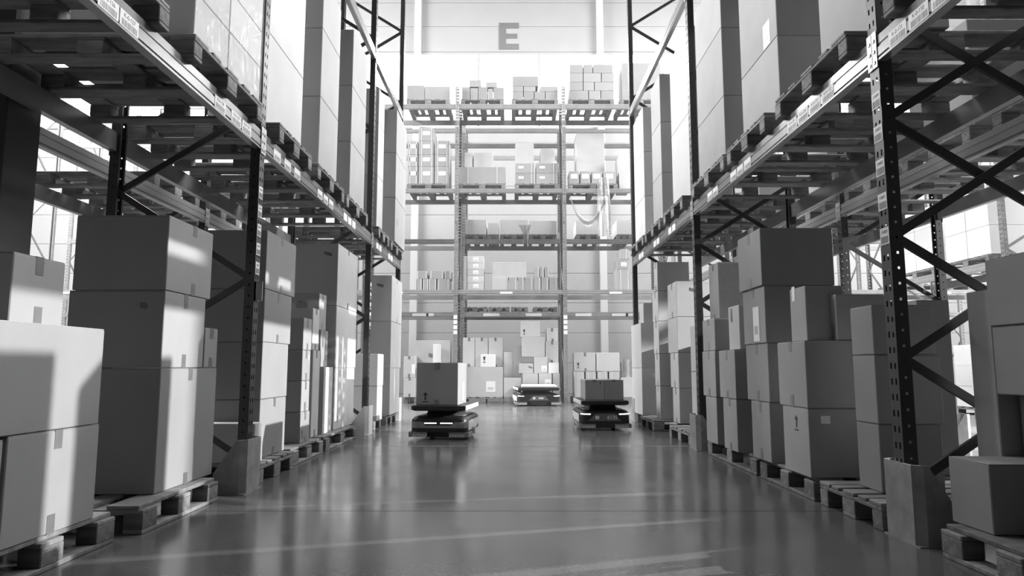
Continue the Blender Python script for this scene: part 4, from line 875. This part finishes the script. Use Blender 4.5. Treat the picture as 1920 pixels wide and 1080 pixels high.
# ------------------------------------------------------------------ transport robots
def rring(x0, x1, y0, y1, z, r, n=5, sh=0.0):
    pts = []
    for cx, cy, a0 in ((x1-r, y1-r, 0), (x0+r, y1-r, 90), (x0+r, y0+r, 180), (x1-r, y0+r, 270)):
        for i in range(n+1):
            a = math.radians(a0+90*i/n); pts.append((cx+r*math.cos(a), cy+r*math.sin(a), z))
    return pts
def robot(loc, yaw, label, kind, Wd=.68, L=.95, plate_z=.40):
    t = thing('transport_robot', label, 'robot', (0, 0, 0)); ORG[t.name] = Vector()
    h = Wd/2; R = lambda i, z, r=.09: rring(-h+i, h-i, i, L-i, z, r)
    b = MB(); b.loft([R(.05, .03), R(.04, .09)]); b.build('chassis', RUB, t)
    b = MB(); b.loft([R(.0, .09), R(.0, .135)]); b.build('lower_shell', RUB, t)
    b = MB(); b.loft([R(.0, .137), R(.0, .208)]); b.build('middle_shell', GREYP if kind == 1 else RUB, t)
    b = MB(); b.loft([R(.0, .21), R(.004, .235), R(.03, .262), R(.05, .266)]); b.build('top_shell', RUB, t)
    # top rails and neck
    for s in (-1, 1):
        b = MB(); b.cbox(s*(h-.10)-.035, s*(h-.10)+.035, .12, L-.12, .266, .274, .003); b.build('top_rail', GREYP, t)
    b = MB(); b.loft([rring(-.2, .2, .14, L-.14, .266, .06), rring(-.17, .17, .18, L-.18, .335, .05)]); b.build('lift_column', RUB, t)
    b = MB(); b.loft([rring(-h+.045, h-.045, .0, L-.02, .335, .025), rring(-h+.02, h-.02, -.03, L+.0, .35, .02), rring(-h+.02, h-.02, -.03, L, .393, .02), rring(-h+.028, h-.028, -.022, L-.01, .40, .02)])
    lp = b.build('lift_plate', RUB, t)
    for s in (-1, 1):
        b = MB(); x0, x1 = sorted((s*(h-.021), s*(h-.012))); b.cbox(x0, x1, -.015, L-.02, .345, .396, .003); b.build('plate_edge', WHITEP, t)
    # white side panels
    for s in (-1, 1):
        x0, x1 = sorted((s*(h-.004), s*(h+.004))); b = MB()
        b.prism([(.09, .215), (L-.1, .215), (L-.1, .15), (L-.3, .105), (.09, .105)], 'x', x0, x1); b.build('side_panel', WHITEP, t)
        b = MB()
        for k in range(9):   # side guard loop
            pass
        xo = s*(h+.035); yy = .34
        for p0, p1 in (((s*h, yy, .12), (xo, yy, .12)), ((xo, yy, .125), (xo, yy, .055)), ((xo, yy, .055), (s*(h-.03), yy, .05))): b.bar(p0, p1, .018, .03)
        b.build('side_bumper', WHITEP, t)
    # corner bumpers with slanted warning bands
    for s in (-1, 1):
        x1, x0 = s*(h+.025), s*(h-.21); a, c = sorted((x0, x1))
        rings = []
        for z in (.035, .088):
            o = -.028; pts = [(x0, o, z), (x1-s*.05, o, z), (x1-s*.01, o+.02, z), (x1, o+.06, z), (x1, .22, z), (x1-s*.012, .22, z), (x1-s*.014, o+.06, z), (x1-s*.05, o+.014, z), (x0, o+.014, z)]
            rings.append(pts if s > 0 else pts[::-1])
        b = MB(); b.loft(rings); bp = b.build('corner_bumper', BUMP, t)
        b = MB(); n = 6; st = (abs(x1-x0)-.055)/n
        for k in range(n):
            u = (min(x0, x1-s*.05))+k*st+.004; b.add([(u, -.0288, .038), (u+st*.42, -.0288, .038), (u+st*.42+.022, -.0288, .068), (u+.022, -.0288, .068)], [(0, 1, 2, 3)])
        b.build('warning_stripe', WHITEP, bp)
        b = MB(); b.loft([[(s*(h-.12)+.05*math.cos(a_)*0+dx, L*.72+.05*math.cos(a_), .052+.05*math.sin(a_)) for a_ in [2*math.pi*i/14 for i in range(14)]] for dx in (-.02, .02)]); b.build('wheel', RUB, t)
    y = -.0015
    if kind == 1:
        b = MB(); b.prism([(-.19, .208), (.19, .208), (.155, .168), (-.155, .168)], 'y', -.002, .01); pn = b.build('sensor_window', RUB, t)
        for s in (-1, 1):
            b = MB(); b.cbox(s*.095-.073, s*.095+.073, -.006, -.001, .188, .199, .002); b.build('light_strip', LAMP, t)
        b = MB(); b.box(-.002, .002, -.0015, 0, .10, .165); b.build('shell_seam', RUB, t)
    else:
        b = MB(); b.prism([(-.13, .222), (.13, .222), (.225, .125), (-.225, .125)], 'y', -.004, .01); pn = b.build('number_panel', PANEL, t)
        for s in (-1, 1):
            b = MB(); u0 = s*(h-.14); b.prism([(u0, .209), (s*(h-.012), .216), (s*(h-.012), .229), (u0-s*.012, .222)] if s > 0 else [(s*(h-.012), .216), (u0, .209), (u0-s*.012, .222), (s*(h-.012), .229)], 'y', -.006, .02); b.build('light_strip', LAMP, t)
        b = MB(); b.box(-.13, -.078, -.0055, -.004, .15, .196); sq = b.build('white_square', WHITEP, pn)
        if kind == 2: text_part('6135', .07, facing((.1, -.0045, .172), (0, -1, 0)), WHITEP, pn, 'lettering', .0006, .0012)
        else:
            b = MB()
            for q in range(3): b.box(.0+q*.035, .028+q*.035, -.005, -.004, .155, .19)
            b.build('pale_marking', PAPER, pn)
        b = MB(); b.prism([(-.16, .035), (.16, .035), (.2, .1), (-.2, .1)], 'y', -.006, .02); b.build('sensor_bay', RUB, t)
    t.location = loc; t.rotation_euler = (0, 0, yaw)
    ORG[t.name] = Vector(loc)
    return t
PZ = .4015
A1 = math.radians(-6)
robot((-.87, 8.14, 0), A1, 'low black and grey robot carrying one big carton', 1, .68, .95)
c = carton(-.245, .255, .02, .60, 0, .5, 'big brown taped carton with an up arrow riding on a robot', None, 1, taxis='y', marks=[('arrow', 'f', .22, .2, 1.5), ('patch', 'f', .5, .07, 1, .001, .001), ('label', 'x', .6, .3, 1, .1, .22)], tw=.06, flaps=True)
c.location = (-.895, 8.16, PZ); c.rotation_euler = (0, 0, A1)
# carton() centres its thing on (x, y); shift so that the thing turns about the robot's front
c.location = Vector((-.87, 8.14, PZ))+Matrix.Rotation(A1, 3, 'Z') @ Vector((.005-.03, .31, 0))
robot((1.245, 9.34, 0), math.radians(1), 'low black robot with the number 6135 carrying two cartons', 2, .68, .95)
for i in (0, 1):
    x0 = .985+i*.262
    carton(x0, x0+.258, 9.36, 10.0, PZ, PZ+.275, ['dark brown carton with a glass mark, on the numbered robot', 'dark brown taped carton beside the glass-marked one on the numbered robot'][i], None, 1, taxis='y', marks=[('glass', 'f', .8, .82, .8)] if i == 0 else [], bottom_tape=False, tl=.03)
robot((.575, 15.05, 0), math.radians(5), 'farthest black robot with an empty white lift plate', 3, .95, 1.2)
b = MB(); b.cbox(.2, .97, 15.08, 15.9, PZ, PZ+.05, .01); tag(b.build('flat_carton', WHITE, org=(.585, 15.5, PZ)), 'flat white package lying on the farthest robot', 'box')

# ------------------------------------------------------------------ dusty air before the windows
hm = bpy.data.materials.new('dust_haze'); hm.use_nodes = True; nt = hm.node_tree; nt.nodes.clear()
o_ = nt.nodes.new('ShaderNodeOutputMaterial'); v_ = nt.nodes.new('ShaderNodeVolumeScatter'); v_.inputs['Density'].default_value = .008; v_.inputs['Anisotropy'].default_value = .2
nt.links.new(v_.outputs[0], o_.inputs['Volume'])
b = MB(); b.box(-16, 16, 11.6, 21.9, .02, 13.0); o = b.build('dust_haze', hm, org=(0, 16, .02)); tag(o, 'thin bright dust haze hanging before the end rack and the windows', 'haze', kind='stuff')
